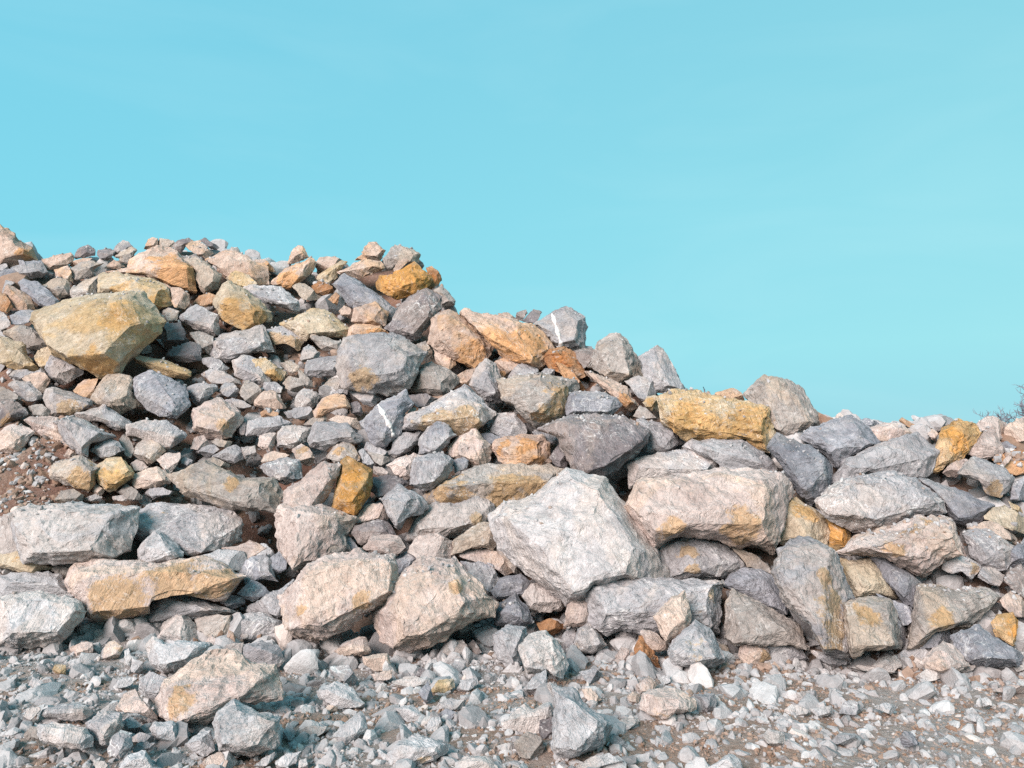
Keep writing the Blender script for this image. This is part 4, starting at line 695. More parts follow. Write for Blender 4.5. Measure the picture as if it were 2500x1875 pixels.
J|w|pale bluish stone touching the large pink boulder's base|1670,490 1740,430 1810,410 1860,470 1830,560 1720,560||
J|w|pale stone right of the large pink boulder's base|1850,500 1970,450 2060,500 2050,600 1980,640 1890,580||
J|g|grey faceted stone in the gravel below the large pink boulder's right side|1600,680 1650,600 1760,580 1810,650 1790,750 1700,730||
J|k|-|1800,640 1850,580 1920,680 1830,720||
J|g|-|1650,860 1700,740 1790,760 1750,850||
J|w|-|1760,840 1840,800 1880,840 1850,900 1770,880||
J|p|-|240,640 340,590 350,650 290,710||
J|w|-|1440,890 1520,840 1570,880 1540,910||
J|k|-|1355,880 1410,800 1460,850 1430,890||
J|g|grey slab in gravel left of the white triangular flake|350,1350 480,1300 620,1310 640,1350 500,1400 370,1400||
J|g|-|240,1380 300,1280 350,1360 310,1450||
J|w|-|0,1640 90,1570 170,1530 160,1590 60,1670||
J|w|pale slab near the bottom edge right of the white cube-like stone|180,1600 280,1540 400,1520 350,1620 200,1680||
J|p|-|480,1540 600,1540 580,1580 520,1570||
J|w|-|380,1600 440,1580 460,1680 380,1680||
J|p|-|590,1190 630,1130 700,1140 700,1180||
J|w|-|1040,1520 1060,1500 1180,1600 1100,1610||
J|w|-|2030,1470 2190,1440 2220,1490 2150,1560||
J|k|-|900,540 960,500 1040,520 1040,590 960,590||d=-.1
'''
# ---------------------------------------------------------------- ground and the mound of soil under the rocks
TILES = {'A': (0, 540), 'B': (620, 560), 'C': (1240, 700), 'D': (1860, 920), 'E': (0, 980), 'F': (620, 1000), 'G': (1240, 1120), 'H': (1860, 1340), 'I': (0, 1395), 'J': (620, 1395), 'K': (1240, 1395)}
ZS = 640.0 / 2212.0
def survey(tile, s):
    ox, oy = TILES[tile]
    return np.array([[float(v) for v in p.split(',')][:2] for p in s.split()]) * ZS + (ox, oy)
CREST = np.array([(-300, 600), (0, 590), (110, 640), (180, 622), (260, 612), (330, 606), (380, 600), (520, 596), (600, 620), (660, 645), (760, 655), (900, 632), (1000, 622), (1060, 672), (1110, 760), (1250, 800), (1400, 845), (1560, 900), (1680, 970), (1900, 1010), (2000, 1050), (2200, 1055), (2400, 1050), (2800, 1055)], float)
_cr = []
for _x, _y in CREST:
    _p = at(_x, _y, hit(_x, _y)); _cr.append((_p[0], _p[1]))
_cr = np.array(_cr); _cr = _cr[np.argsort(_cr[:, 0])]
HOLES = [('E', 170, 640, .9, -.30), ('E', 2110, 1050, .6, 1.2), ('F', 90, 1000, .6, 1.2), ('J', 900, 480, .45, .45), ('B', 980, 430, .4, .5), ('A', 1250, 1050, .45, .5), ('G', 920, 200, .35, .4), ('B', 150, 700, .3, .4), ('B', 1430, 850, .3, .4), ('F', 570, 390, .22, .3), ('I', 780, 400, .4, .4), ('F', 620, 740, .22, .3), ('B', 1740, 1180, .2, .3), ('A', 1680, 640, .2, .3)]
_hp = [(at(TILES[t][0] + x * ZS, TILES[t][1] + y * ZS, hit(TILES[t][0] + x * ZS, TILES[t][1] + y * ZS)), r, d) for t, x, y, r, d in HOLES]
RECESS = 0.26
def mound_height(x, y):
    yc = np.interp(x, _cr[:, 0], _cr[:, 1]); yf = foot(x)
    top = SLOPE * (yc - yf) - .06
    up = SLOPE * (y - yf) - RECESS
    flat = yc + 2.5
    back = top - .7 * np.maximum(0, y - flat)
    z = np.minimum(np.minimum(up, top), back)
    for p, r, d in _hp:
        z = z - d * np.exp(-(((x - p[0]) / r) ** 2 + ((y - p[1]) / (r * 1.3)) ** 2))
    return z
def grid_mesh(name, xs, ys, zf):
    X, Y = np.meshgrid(xs, ys); V = np.stack([X.ravel(), Y.ravel(), zf(X.ravel(), Y.ravel())], 1)
    nx, ny = len(xs), len(ys); i = np.arange(nx - 1)[None, :] + nx * np.arange(ny - 1)[:, None]
    F = np.stack([i, i + 1, i + nx + 1, i + nx], -1).reshape(-1, 4)
    return make_mesh(name, V, F)
def ground_z(x, y):
    P = np.stack([x, y, np.zeros_like(x)], 1)
    near = np.exp(-np.maximum(0, np.hypot(x, y - 5) - 9) / 6)
    return near * (.045 * noise(P * .9, 3) + .03 * noise(P * 2.7, 4) + .012 * noise(P * 8, 5)) - .035
_far = np.array([20, 30, 50, 90, 180, 400, 900, 2000, 5000.0])
gx = np.concatenate([-_far[::-1], np.arange(-14, 14.01, .16), _far])
gy = np.concatenate([-_far[::-1], np.arange(-6, 9.01, .15), [10, 12, 15], _far])
ground = link('ground', grid_mesh('ground', gx, gy, ground_z), MAT_GROUND); ground['kind'] = 'structure'
mx = np.arange(-13, 14, .14); my = np.arange(4.4, 24, .14)
def mound_z(x, y):
    P = np.stack([x, y, np.zeros_like(x)], 1)
    return mound_height(x, y) + .07 * noise(P * 1.7, 8) + .05 * noise(P * 4.1, 9)
mound = link('mound', grid_mesh('mound', mx, my, mound_z), MAT_MOUND); mound['kind'] = 'structure'

# ---------------------------------------------------------------- rocks
def poly_radius(poly, c, ang):
    d = np.stack([np.cos(ang), np.sin(ang)], 1); best = np.zeros(len(ang))
    q = poly - c; r = np.roll(q, -1, 0)
    for a, b in zip(q, r):
        e = b - a; den = d[:, 0] * e[1] - d[:, 1] * e[0]
        with np.errstate(divide='ignore', invalid='ignore'):
            t = (a[0] * e[1] - a[1] * e[0]) / den; s = (a[0] * d[:, 1] - a[1] * d[:, 0]) / den
        ok = (np.abs(den) > 1e-9) & (t > 0) & (s >= -1e-6) & (s <= 1 + 1e-6)
        best = np.where(ok & (t > best), t, best)
    return best
def hull2d(p):
    p = p[np.lexsort((p[:, 1], p[:, 0]))]
    def half(q):
        o = []
        for a in q:
            while len(o) > 1 and np.cross(o[-1] - o[-2], a - o[-2]) <= 0: o.pop()
            o.append(a)
        return o[:-1]
    return np.array(half(p) + half(p[::-1]))
def simplify(p, ar):                                       # broken stone has few, long edges
    px = math.sqrt(ar) * .4096; keep = 6 if px < 30 else 8 if px < 70 else 12
    while len(p) > 5:
        a, c_ = np.roll(p, 1, 0) - p, np.roll(p, -1, 0) - p
        w = np.abs(a[:, 0] * c_[:, 1] - a[:, 1] * c_[:, 0]) / 2; i = int(w.argmin())
        if w[i] > .006 * ar and len(p) <= keep or w[i] > .05 * ar: break
        p = np.delete(p, i, 0)
    return p
def area_centroid(p):
    q = np.roll(p, -1, 0); cr = p[:, 0] * q[:, 1] - q[:, 0] * p[:, 1]; a = cr.sum() / 2
    return abs(a), ((p + q) * cr[:, None]).sum(0) / (6 * a)
def refine(V, F, L):
    for _ in range(9):
        E = np.stack([F, np.roll(F, -1, 1)], -1).reshape(-1, 2); E.sort(1)
        key = E[:, 0].astype(np.int64) * (len(V) + 1) + E[:, 1]
        _, first, inv = np.unique(key, return_index=True, return_inverse=True); U = E[first]
        long = np.linalg.norm(V[U[:, 0]] - V[U[:, 1]], axis=1) > L
        if not long.any(): break
        mid = np.full(len(U), -1); mid[long] = len(V) + np.arange(long.sum())
        V = np.concatenate([V, (V[U[long, 0]] + V[U[long, 1]]) / 2])
        m = mid[inv.reshape(-1, 3)]; out = []
        k = (m >= 0) @ np.array([1, 2, 4])
        out.append(F[k == 0])
        for r, code in ((0, 1), (1, 2), (2, 4)):
            q = k == code; a, b, c = (np.roll(F[q], -r, 1)).T; x = m[q, r]
            out += [np.stack([a, x, c], 1), np.stack([x, b, c], 1)]
        for r, code in ((0, 3), (1, 6), (2, 5)):
            q = k == code; a, b, c = (np.roll(F[q], -r, 1)).T; x = m[q, r]; y = m[q, (r + 1) % 3]
            out += [np.stack([x, b, y], 1), np.stack([a, x, y], 1), np.stack([a, y, c], 1)]
        q = k == 7; a, b, c = F[q].T; x, y, z = m[q].T
        out += [np.stack([a, x, z], 1), np.stack([x, b, y], 1), np.stack([z, y, c], 1), np.stack([x, y, z], 1)]
        F = np.concatenate(out)
    return V, F
def vertex_normals(V, F):
    fn = np.cross(V[F[:, 1]] - V[F[:, 0]], V[F[:, 2]] - V[F[:, 0]]); N = np.zeros_like(V)
    for k in range(3): np.add.at(N, F[:, k], fn)
    return N / np.maximum(np.linalg.norm(N, axis=1), 1e-12)[:, None]
def broken_block(P, ctr, s, dep, rng, px_d, cuts):
    bm = bmesh.new()
    for p in P - ctr: bm.verts.new(p)
    r = bmesh.ops.convex_hull(bm, input=bm.verts)
    bmesh.ops.delete(bm, geom=list({v for v in bm.verts if not v.link_faces}), context='VERTS')
    bmesh.ops.recalc_face_normals(bm, faces=bm.faces)
    bmesh.ops.remove_doubles(bm, verts=bm.verts, dist=.02 * s)
    co = np.array([v.co for v in bm.verts])
    for _ in range(5 if px_d > 60 else 3 if px_d > 25 else 2):                 # broken corners
        cn = rng.normal(size=3); cn -= FWD * .35; cn /= np.linalg.norm(cn)
        cuts = cuts + [(cn * float((co @ cn).max()) * rng.uniform(.90, .96), cn)]
    for q, cn in cuts:
        g = bm.verts[:] + bm.edges[:] + bm.faces[:]
        if not g or min((np.array(v.co) - q) @ cn for v in bm.verts) > -.3 * s: continue
        r = bmesh.ops.bisect_plane(bm, geom=g, plane_co=Vector(q), plane_no=Vector(cn), clear_outer=True)
        ed = [x for x in r['geom_cut'] if isinstance(x, bmesh.types.BMEdge)]
        if ed: bmesh.ops.contextual_create(bm, geom=ed)
    bmesh.ops.dissolve_limit(bm, angle_limit=math.radians(7), verts=bm.verts, edges=bm.edges)
    bmesh.ops.recalc_face_normals(bm, faces=bm.faces)
    bmesh.ops.bevel(bm, geom=bm.edges[:], offset=min(.014 * s, .007), segments=1, affect='EDGES', clamp_overlap=True)
    bmesh.ops.triangulate(bm, faces=bm.faces)
    bm.verts.ensure_lookup_table(); bm.verts.index_update()
    V = np.array([v.co for v in bm.verts]) + ctr; F = np.array([[v.index for v in f.verts] for f in bm.faces])
    bm.free()
    size = float(np.ptp(V, axis=0).max())
    return refine(V, F, size / float(np.clip(px_d * .38, 8, 52)))
def build_rock(tile, outline, ridge, opts, seed):
    """One rock: its outline and edges as surveyed, set at its own distance with real depth. Returns centre, vertices, faces, stain, veins."""
    rng = np.random.default_rng(seed)
    ol = survey(tile, outline); ar, c = area_centroid(ol); ol = simplify(ol, ar); ol = c + (ol - c) * (1.07 if ar > 900 else 1.12)
    d_off, strata, stains, veins = 0.0, None, [], []
    for o in opts.split():
        k, v = o.split('=')
        if k == 'd': d_off = float(v)
        if k == 'l': strata = [float(x) for x in v.split(',')]
        if k == 's': stains.append([float(x) for x in v.split(',')])
        if k == 'v': veins.append(v.split(';'))
    lo = ol[:, 1].max(); seat = c[1] + .72 * (lo - c[1])
    tc = hit(c[0], min(seat, 1990)) - d_off
    q = ol - c; ev, ax = np.linalg.eigh(q.T @ q / len(q))
    ext = np.abs(q @ ax).max(0)                                   # minor, major half extents in survey units
    mpp = tc / FOC; s = float(ext[0]) * mpp                       # metres: half the short side
    dep = max(s, .45 * float(ext[1]) * mpp)
    tilt = .62
    def rim(p): return tc * (1 + tilt * (seat - p[:, 1]) / FOC)
    cuts = []
    bk = c + .62 * (ol - c); ol2 = c + .95 * (ol - c)
    def tow(r, u, f):                                             # a direction by right, up and towards the viewer
        v = r * RIGHT + u * UP - f * FWD; return v / np.linalg.norm(v)
    ctr = at(c[0], c[1], rim(c[None])[0] + .1 * dep)
    if ridge:
        rp = survey(tile, ridge); bulge = dep * rng.uniform(.9, 1.08, len(rp))
        pts = [at(ol[:, 0], ol[:, 1], rim(ol) - .22 * dep), at(ol2[:, 0], ol2[:, 1], rim(ol2) + .5 * dep), at(rp[:, 0], rp[:, 1], rim(rp) - bulge)]
        Q = np.concatenate(pts) - ctr; sd = 1 if rng.random() < .6 else -1
        for nrm in (tow(rng.uniform(-.35, .35), 1, .8), tow(sd, rng.uniform(-.3, .4), .8), tow(rng.uniform(-.4, .4), -.9, .7), tow(-sd, rng.uniform(.0, .5), .6)):
            if rng.random() < .8: cuts.append((nrm * float((Q @ nrm).max()) * rng.uniform(.80, .92), nrm))
    else:
        pts = [at(ol[:, 0], ol[:, 1], rim(ol) - .9 * dep), at(ol2[:, 0], ol2[:, 1], rim(ol2) + .5 * dep)]
        lo_, hi_ = ol.min(0), ol.max(0); wd = hi_ - lo_
        def cut(fx, fy, nrm):
            p = lo_ + wd * (fx, fy); cuts.append((at(p[0], p[1], rim(p[None])[0] - .9 * dep) - ctr, nrm))
        sd = 1 if rng.random() < .6 else -1
        cut(.5, rng.uniform(.18, .5), tow(rng.uniform(-.25, .25), rng.uniform(.6, 1.1), .6))
        cut(.5 + sd * rng.uniform(.1, .35), .5, tow(sd * rng.uniform(.5, 1.0), rng.uniform(-.3, .3), .6))
        if rng.random() < .75: cut(.5, rng.uniform(.62, .9), tow(rng.uniform(-.4, .4), -rng.uniform(.4, .9), .6))
        if rng.random() < .5: cut(.5 - sd * rng.uniform(.2, .4), .5, tow(-sd * rng.uniform(.5, 1.0), rng.uniform(-.4, .4), .6))
    pts.append(at(bk[:, 0], bk[:, 1], rim(bk) + 1.0 * dep))
    P = np.concatenate(pts)
    px_d = math.sqrt(ar) * .4096
    n = int(np.clip(px_d * .30, 7, 38))
    V, F = broken_block(P, ctr, s, dep, rng, px_d, cuts)
    # fit the surveyed outline, hollows included
    for _ in range(2):
        u, v, t = project(V); off = np.stack([u, v], 1) - c
        ang = np.arctan2(off[:, 1], off[:, 0]); rr = np.hypot(off[:, 0], off[:, 1])
        nb = 110 if n > 20 else 72 if n > 12 else 40 if n > 8 else 28
        bi = ((ang + math.pi) / (2 * math.pi) * nb).astype(int) % nb
        rmax = np.zeros(nb); np.maximum.at(rmax, bi, rr)
        bc = (np.arange(nb) + .5) / nb * 2 * math.pi - math.pi
        want = poly_radius(ol, c, bc) * 1.01
        ok = (rmax > 0) & (want > 0)
        cor = np.clip(np.interp(np.arange(nb), np.arange(nb)[ok], (want / np.maximum(rmax, 1e-6))[ok]), .6, 1.5)
        bcx = np.concatenate([[bc[-1] - 2 * math.pi], bc, [bc[0] + 2 * math.pi]])
        ca = np.interp(ang, bcx, np.concatenate([[cor[-1]], cor, [cor[0]]])); rm = np.interp(ang, bcx, np.concatenate([[rmax[-1]], rmax, [rmax[0]]]))
        rho = np.clip(rr / np.maximum(rm, 1e-6), 0, 1)
        off = off * (1 + (ca - 1) * rho ** 2.2)[:, None]
        V = at(c[0] + off[:, 0], c[1] + off[:, 1], t)
    # broken stone relief
    sz = max(s, .04); L = (V - ctr) / sz; so = seed * 7.13; rz = min(sz, .30)
    dirs = vertex_normals(V, F)
    big = noise(L * 1.2 + so, seed)
    q1 = noise(L * 2.1 + so + 5, seed + 11) * 3.0; st = (np.floor(q1) + np.clip((q1 - np.floor(q1) - .86) / .14, 0, 1)) / 3.0
    q2 = noise(L * np.array([4.3, 4.3, 6.5]) + so + 9, seed + 21) * 2.5; st2 = (np.floor(q2) + np.clip((q2 - np.floor(q2) - .8) / .2, 0, 1)) / 2.5
    fine = fbm(L * 7.5 + so, seed + 31, 3, .6)
    disp = min(sz, .6) * .018 * big + rz * (.055 * st + .04 * st2 + .034 * fine)
    if strata:
        an = math.radians(strata[0]); axis = math.sin(an) * RIGHT + math.cos(an) * UP + .25 * rng.normal(size=3)
        axis /= np.linalg.norm(axis)
        h = (V - ctr) @ axis / min(max(s, .15), .45); h = h * 3.2 + .7 * noise(L * .9 + so, seed + 51)
        zi = np.zeros(len(h), np.int64); lay = _hash(np.floor(h).astype(np.int64), zi, zi, seed)
        fr = h - np.floor(h); groove = -np.exp(-(fr / .10) ** 2) - np.exp(-((1 - fr) / .10) ** 2)
        disp = disp + min(sz, .4) * strata[1] * (.05 * lay + .075 * groove)
    V = V + dirs * disp[:, None]
    stain = np.zeros(len(V)); bvh = None
    if stains or veins:
        bvh = BVHTree.FromPolygons([Vector(x) for x in V], [tuple(int(i) for i in f) for f in F])
    def pick(px, py):
        rr = Vector(ray(px, py)); h = bvh.ray_cast(Vector(CAM), rr.normalized())
        return None if h[0] is None else (np.array(h[0]), np.array(h[1]))
    ox, oy = TILES[tile]
    for x, y, rad in stains:
        h = pick(ox + x * ZS, oy + y * ZS)
        if h is None: continue
        rr = rad * ZS * mpp * 1.35; dd = np.linalg.norm(V - h[0], axis=1)
        wob = 1 + .45 * noise(V / rr * 1.1 + seed, seed + 61) + .3 * noise(V / rr * 2.7 + seed, seed + 62)
        stain = np.maximum(stain, np.clip(1.3 - dd / (rr * wob), 0, 1))
    vm = []
    for vv in veins:
        w = float(vv[-1]) * 1.0; pl = np.array([[float(a) for a in p.split(',')] for p in vv[:-1]]) * ZS + (ox, oy)
        seg = np.concatenate([[0], np.cumsum(np.linalg.norm(np.diff(pl, axis=0), axis=1))])
        m = max(16, int(seg[-1] / 1.6)); ss = np.linspace(0, seg[-1], m)
        xs, ys = np.interp(ss, seg, pl[:, 0]), np.interp(ss, seg, pl[:, 1])
        xs = xs + np.cumsum(rng.normal(size=m)) * w * .02 / mpp
        hits = [pick(a, b) for a, b in zip(xs, ys)]; hits = [h for h in hits if h]
        if len(hits) < 4: continue
        vv_, ff_ = [], []
        for i, (p, nn) in enumerate(hits):
            tg = hits[min(i + 1, len(hits) - 1)][0] - hits[max(i - 1, 0)][0]; tg /= np.linalg.norm(tg)
            if nn @ (CAM - p) < 0: nn = -nn
            sd = np.cross(nn, tg); sd /= np.linalg.norm(sd)
            wob = .75 + .35 * math.sin(i * .31 + seed) ; wa, wb = w * wob * rng.uniform(.7, 1.1), w * wob * rng.uniform(.7, 1.1)
            for o_, z_ in ((-wa, -.02), (-wa * .8, .008), (wb * .8, .008), (wb, -.02)): vv_.append(p + sd * o_ + nn * z_)
        for i in range(len(hits) - 1):
            for j in range(3): ff_.append((4 * i + j, 4 * i + j + 1, 4 * i + j + 5, 4 * i + j + 4))
        vm.append((np.array(vv_) - ctr, ff_))
    return ctr, V - ctr, F, stain, vm, px_d

GROUPS = {}
rows = [r.split('|') for r in ROCKS.strip().splitlines()]
left = []
for i, (tile, code, label, outline, ridge, opts) in enumerate(rows):
    if code == 'p' and tile in 'ABC': code = 'c'                 # the upper slope holds warmer, rusty stone
    ctr, V, F, stain, vm, size = build_rock(tile, outline, ridge, opts, 100 + i)
    if label == '-':
        left.append((code, ctr, V, F, stain)); continue
    clod = code == 'r' and ('soil' in label)
    name = 'soil_clod' if clod else 'boulder' if size > 62 else 'rock' if size > 30 else 'stone'
    o = link(name, make_mesh(name, V, F, True, {'stain': stain}), MATS[code], ctr)
    o.data.set_sharp_from_angle(angle=math.radians(23))
    o['label'] = label; o['category'] = 'soil clod' if clod else name; o['group'] = 'soil clods between the rocks' if clod else 'broken rocks of the quarry pile'
    for vv_, ff_ in vm:
        p = link('white_vein', make_mesh('white_vein', vv_, ff_), MAT_VEIN, (0, 0, 0), o)

# ---------------------------------------------------------------- the countless small stones
def stone_shapes(n, count, seed):
    rng = np.random.default_rng(seed); U, F = geodesic(n); out = []
    for k in range(count):
        nn = rng.normal(size=(9, 3)); nn /= np.linalg.norm(nn, axis=1)[:, None]
        dd = rng.uniform(.5, 1.0, 9); g = np.maximum(U @ nn.T, 1e-4) / dd
        V = U * np.minimum(1 / g.max(1), 1.35)[:, None]
        out.append(V * rng.uniform(.6, 1.15, 3) * np.array([1.1, 1.1, .75]))
    return out, F
def scatter(pos, rad, tone, n, seed):
    shapes, F = stone_shapes(n, 24, seed); rng = np.random.default_rng(seed + 1)
    m = len(pos); k = rng.integers(0, len(shapes), m); nv = len(shapes[0])
    A = rng.normal(size=(m, 4)); A /= np.linalg.norm(A, axis=1)[:, None]; w, x, y, z = A.T
    R = np.stack([1 - 2 * (y * y + z * z), 2 * (x * y - z * w), 2 * (x * z + y * w), 2 * (x * y + z * w), 1 - 2 * (x * x + z * z), 2 * (y * z - x * w), 2 * (x * z - y * w), 2 * (y * z + x * w), 1 - 2 * (x * x + y * y)], 1).reshape(m, 3, 3)
    S = np.array(shapes)[k] * rad[:, None, None]
    V = np.einsum('mij,mvj->mvi', R, S) + pos[:, None, :]
    FF = F[None] + (np.arange(m) * nv)[:, None, None]
    return V.reshape(-1, 3), FF.reshape(-1, 3), np.repeat(tone, nv)
def join(parts):
    V, F, T, o = [], [], [], 0
    for v, f, t in parts: V.append(v); F.append(f + o); T.append(t); o += len(v)
    return np.concatenate(V), np.concatenate(F), np.concatenate(T)
rng = np.random.default_rng(5)
def ground_scatter(m, rlo, rhi, power, sink, seed):
    rng = np.random.default_rng(seed)
    y = 3.1 + (6.3 - 3.1) * rng.random(m) ** 1.2; x = (rng.random(m) * 2 - 1) * (y * .72 + .4)
    rad = rlo + (rhi - rlo) * rng.random(m) ** power
    z = ground_z(x, y) + rad * (sink * rng.uniform(-.8, .9, m) - .22)
    P = np.stack([x, y, z], 1)
    soil = fbm(np.stack([x * .9, y * 1.6, 0 * x], 1) + 3.3, 77, 3) + .22 * x + .30 + .9 * np.exp(-((x + 2.3) / .5) ** 2 - ((y - 3.3) / .35) ** 2)      # brown soil patches, more of them to one side
    tone = rng.normal(.42, .12, m).clip(.22, .70)
    brown = (soil > .25) & (rng.random(m) < np.where(rad < .02, .8, np.where(rad < .03, .35, .03)))
    tone = np.where(brown, rng.random(m) * .2, tone)
    return P, rad, tone
parts = []
P, R_, T = ground_scatter(27000, .006, .020, 1.5, .3, 11); parts.append(scatter(P, R_, T, 1, 12))
P, R_, T = ground_scatter(7000, .016, .05, 2.2, .2, 13); k_ = R_ > .029; parts.append(scatter(P[k_], R_[k_], T[k_], 2, 14)); parts.append(scatter(P[~k_], R_[~k_], T[~k_], 1, 17))
P, R_, T = ground_scatter(560, .04, .12, 2.2, .0, 15); k_ = rng.random(len(P)) < np.clip(.85 - .22 * P[:, 0], .25, 1); parts.append(scatter(P[k_], R_[k_], T[k_], 3, 16))
def foot_scatter(m, rlo, rhi, seed):                      # debris that has rolled to the pile's foot
    rng = np.random.default_rng(seed); x = rng.uniform(-6.2, 6.4, m); d = np.abs(rng.normal(0, .55, m)); y = foot(x) + .45 - d
    rad = (rlo + (rhi - rlo) * rng.random(m) ** 1.8) * (1.15 - .4 * np.clip(d, 0, 1))
    z = np.maximum(ground_z(x, y), mound_z(x, y) + .05) + rad * rng.uniform(-.1, .5, m)
    return np.stack([x, y, z], 1), rad, rng.normal(.45, .12, m).clip(.22, .70)
P, R_, T = foot_scatter(2400, .016, .05, 31); k_ = R_ > .026; parts.append(scatter(P[k_], R_[k_], T[k_], 2, 32)); parts.append(scatter(P[~k_], R_[~k_], T[~k_], 1, 37))
P, R_, T = foot_scatter(420, .06, .16, 35); k_ = P[:, 0] < 1.2; parts.append(scatter(P[k_], R_[k_], T[k_], 4, 36))
P, R_, T = foot_scatter(420, .045, .12, 33); parts.append(scatter(P, R_, T, 3, 34))
V, F, T = join(parts)
o = link('gravel', make_mesh('gravel', V, F, False, {'tone': T}), MAT_GRAVEL); o['kind'] = 'stuff'; o['label'] = 'grey and brown crushed stone covering the ground before the pile'; o['category'] = 'gravel'
def pile_scatter(m, rlo, rhi, power, lift, seed):
    rng = np.random.default_rng(seed)
    x = rng.uniform(-11.5, 11.5, m); yf = foot(x); yc = np.interp(x, _cr[:, 0], _cr[:, 1])
    y = yf + .3 + (yc + .6 - yf) * rng.random(m); rad = rlo + (rhi - rlo) * rng.random(m) ** power
    z = mound_z(x, y) + rad * lift; keep = np.ones(m, bool)
    for p, r, d in _hp:
        if d < 0: keep &= (rad < .04) | ((((x - p[0]) / (r * 1.2)) ** 2 + ((y - p[1]) / (r * 1.5)) ** 2) > 1)
        if d > 0: keep &= (((x - p[0]) / r) ** 2 + ((y - p[1]) / (r * 1.3)) ** 2) > .8
    vis = np.abs(x) < y * .98; keep &= vis & ~((rad < .07) & (y > yc - .35))
    P = np.stack([x, y, z], 1)[keep]; rad = rad[keep]; m = len(P)
    soil = fbm(P * .8, 99, 3); tone = rng.normal(.43, .13, m).clip(.22, .70)
    tone = np.where((soil > -.08) & (rng.random(m) < np.where(rad < .05, .62, .10)), rng.random(m) * .18, tone)
    return P, rad, tone
parts = []
P, R_, T = pile_scatter(14000, .016, .055, 1.5, .3, 21); parts.append(scatter(P, R_, T, 1, 22))
P, R_, T = pile_scatter(3500, .045, .12, 1.5, .4, 23); parts.append(scatter(P, R_, T, 2, 24))
P, R_, T = pile_scatter(700, .11, .22, 1.5, .2, 25); parts.append(scatter(P, R_, T, 4, 26))
rng = np.random.default_rng(51); c_ = _hp[0][0]; m = 1500; x = c_[0] + rng.normal(0, .55, m); y = c_[1] + rng.normal(0, .8, m); R_ = .008 + .045 * rng.random(m) ** 2.6   # stony scree on the bare soil ledge
P = np.stack([x, y, mound_z(x, y) + R_ * .1], 1); T = np.where(rng.random(m) < .45, rng.random(m) * .2, rng.normal(.45, .12, m).clip(.2, .7)); parts.append(scatter(P, R_, T, 2, 52))
P, R_, T = pile_scatter(1500, .16, .42, 1.6, .25, 27); k_ = np.abs(P[:, 0]) > P[:, 1] * .735; parts.append(scatter(P[k_], R_[k_], T[k_], 5, 28))
# chips and grit that have come to rest on the ledges of the rocks
bpy.context.view_layer.update(); dg = bpy.context.evaluated_depsgraph_get(); rng = np.random.default_rng(41)
lp, lr, lk = [], [], []
for x, u, g in zip(rng.uniform(-9, 9, 26000), rng.random(26000), rng.random(26000)):
    yf = float(foot(x)); yc = float(np.interp(x, _cr[:, 0], _cr[:, 1])); y = yf - .3 + (yc - yf + .2) * u
    if abs(x) > y * .72: continue
    ok, loc, nor, idx, ob, mt = scene.ray_cast(dg, Vector((x, y, 12)), Vector((0, 0, -1)))
    if not ok or nor.z < .72 or ob.name.startswith('white'): continue
    onto_rock = ob.name.split('.')[0] in ('boulder', 'rock', 'stone')
    clump = noise(np.array([[x * 1.3, y * 1.3, 2.0]]), 61)[0]
    if onto_rock and g > .06 + .55 * clump: continue
    r = .008 + .022 * rng.random() ** 2 if onto_rock else .014 + .04 * rng.random() ** 2
    lp.append((loc.x, loc.y, loc.z + r * .25)); lr.append(r); lk.append(onto_rock)
lp = np.array(lp); lr = np.array(lr); tn = rng.normal(.42, .15, len(lp)).clip(.05, .62)
tn = np.where((fbm(lp * .8, 99, 3) + .25 * rng.normal(size=len(lp)) > .05) & ~np.array(lk), rng.random(len(lp)) * .2, tn)
parts.append(scatter(lp, lr, tn, 1, 42))
V, F, T = join(parts)
o = link('rubble', make_mesh('rubble', V, F, False, {'tone': T}), MAT_GRAVEL); o['kind'] = 'stuff'; o['label'] = 'small stones and chips filling the gaps between the rocks'; o['category'] = 'rubble'
by = {}
for code, ctr, V, F, stain in left: by.setdefault('all', []).append((V + ctr, F, code, stain))
V, F, S, mi, o_ = [], [], [], [], 0
codes = sorted({c for _, _, c, _ in by['all']})
for v, f, c, s in by['all']: V.append(v); F.append(f + o_); S.append(s); mi += [codes.index(c)] * len(f); o_ += len(v)
me = make_mesh('loose_stones', np.concatenate(V), np.concatenate(F), True, {'stain': np.concatenate(S)})
o = link('loose_stones', me, None); o['kind'] = 'stuff'; o['label'] = 'smaller stones lodged between the big rocks and in the gravel'; o['category'] = 'stones'
for c in codes: me.materials.append(MATS[c])
me.polygons.foreach_set('material_index', np.array(mi, np.int32)); me.update(); me.set_sharp_from_angle(angle=math.radians(23))

# ---------------------------------------------------------------- bare tree beyond the pile, twig on the crest
def bark(name, a, b_):
    m, nt, b = _mat(name); tc = nt.nodes.new('ShaderNodeTexCoord')
    nt.links.new(_mix(nt, _noise(nt, tc.outputs['Object'], 14, 5), a, b_), b.inputs['Base Color']); return m
MAT_BARK = bark('grey_bark', (.14, .14, .17), (.22, .21, .24))
def tube(V, F, pts, radii, k=5):
    o = len(V); pts = [Vector(p) for p in pts]
    for i, p in enumerate(pts):
        d = (pts[min(i + 1, len(pts) - 1)] - pts[max(i - 1, 0)]).normalized(); a = d.orthogonal().normalized(); b = d.cross(a)
        for j in range(k):
            an = 2 * math.pi * j / k; V.append(tuple(p + (a * math.cos(an) + b * math.sin(an)) * radii[i]))
    for i in range(len(pts) - 1):
        for j in range(k): F.append((o + i * k + j, o + i * k + (j + 1) % k, o + (i + 1) * k + (j + 1) % k, o + (i + 1) * k + j))
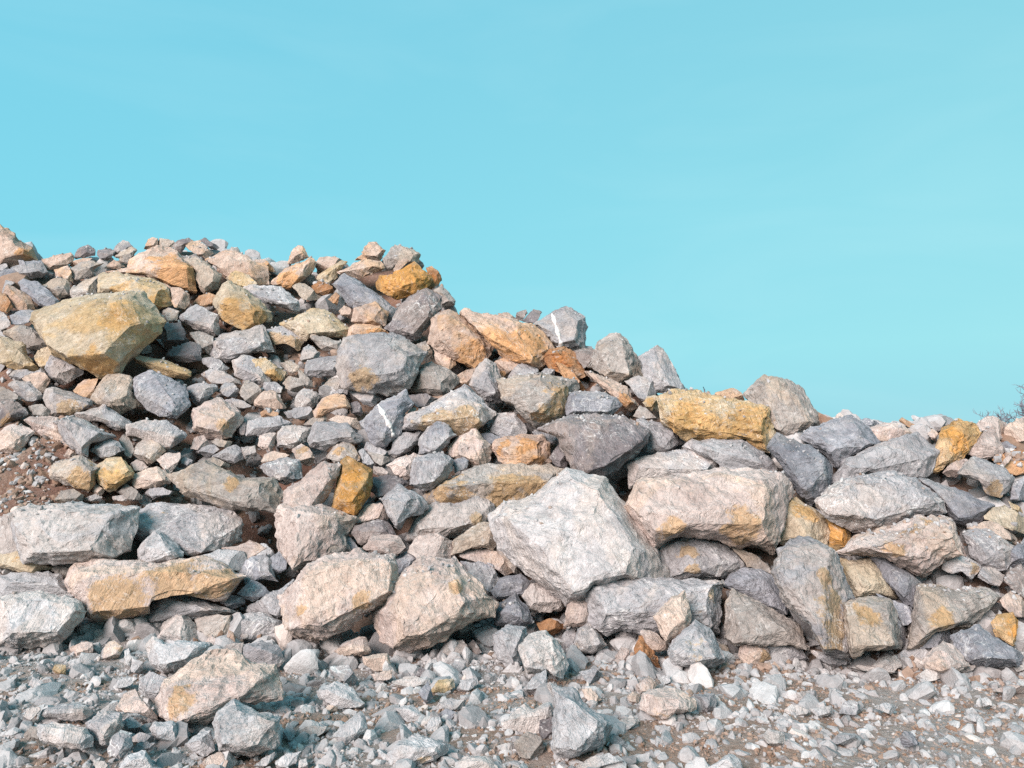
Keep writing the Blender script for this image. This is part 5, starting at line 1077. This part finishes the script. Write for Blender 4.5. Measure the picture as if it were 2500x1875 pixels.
def bare_tree(base, height, seed):
    rnd = random.Random(seed); root = bpy.data.objects.new('bare_tree', None); scene.collection.objects.link(root); root.location = base
    root['label'] = 'leafless tree with fine dark twigs beyond the pile at the right edge'; root['category'] = 'tree'
    tv, tf = [], []; tp = [(0, 0, -.1)]
    for i in range(1, 8): tp.append((tp[-1][0] + rnd.uniform(-.12, .12), tp[-1][1] + rnd.uniform(-.12, .12), height * .62 * i / 7))
    tube(tv, tf, tp, [height * (.024 - .0022 * i) for i in range(8)], 9)
    link('trunk', make_mesh('trunk', tv, tf), MAT_BARK, (0, 0, 0), root)
    bv, bf = [], []
    def grow(p, d, ln, r, lev):
        pts, q = [p], p
        for i in range(4):
            d = (d + Vector((rnd.uniform(-.22, .22), rnd.uniform(-.22, .22), rnd.uniform(-.08, .2)))).normalized(); q = q + d * ln / 4; pts.append(q)
        tube(bv, bf, pts, [r * (1 - .16 * i) for i in range(5)], 3 if lev > 1 else 6)
        if lev >= 4: return
        for i in range(1, 5):
            for _ in range(2 if lev < 3 else 1):
                a = rnd.uniform(0, 6.28); s = d.orthogonal(); s.rotate(__import__('mathutils').Quaternion(d, a))
                grow(pts[i], (d * rnd.uniform(.5, .9) + s * rnd.uniform(.6, 1)).normalized(), ln * rnd.uniform(.42, .68), r * .62, lev + 1)
    for i in range(3, 8):
        for k in range(2):
            a = rnd.uniform(0, 6.28); grow(Vector(tp[i]), Vector((math.cos(a), math.sin(a), rnd.uniform(.35, 1.1))).normalized(), height * rnd.uniform(.22, .36), height * .013, 1)
    link('crown', make_mesh('crown', bv, bf), MAT_BARK, (0, 0, 0), root)
_p = at(2490, 970, 36.0)
bare_tree((_p[0], _p[1], 0), _p[2] * 1.0, 4)
_a = at(1240 + 1665 * ZS, 700 + 890 * ZS, hit(1720, 960) - .05); _b = at(1240 + 1648 * ZS, 700 + 846 * ZS, hit(1720, 960) - .05); _c = at(1240 + 1658 * ZS, 700 + 868 * ZS, hit(1720, 960))
tv, tf = [], []; tube(tv, tf, [_a - (0, 0, .15), _c, _b], [.009, .007, .004], 6)
o = link('twig', make_mesh('twig', tv, tf), MAT_BARK); o['label'] = 'thin dry twig sticking up on the skyline above the yellow ledge block'; o['category'] = 'twig'
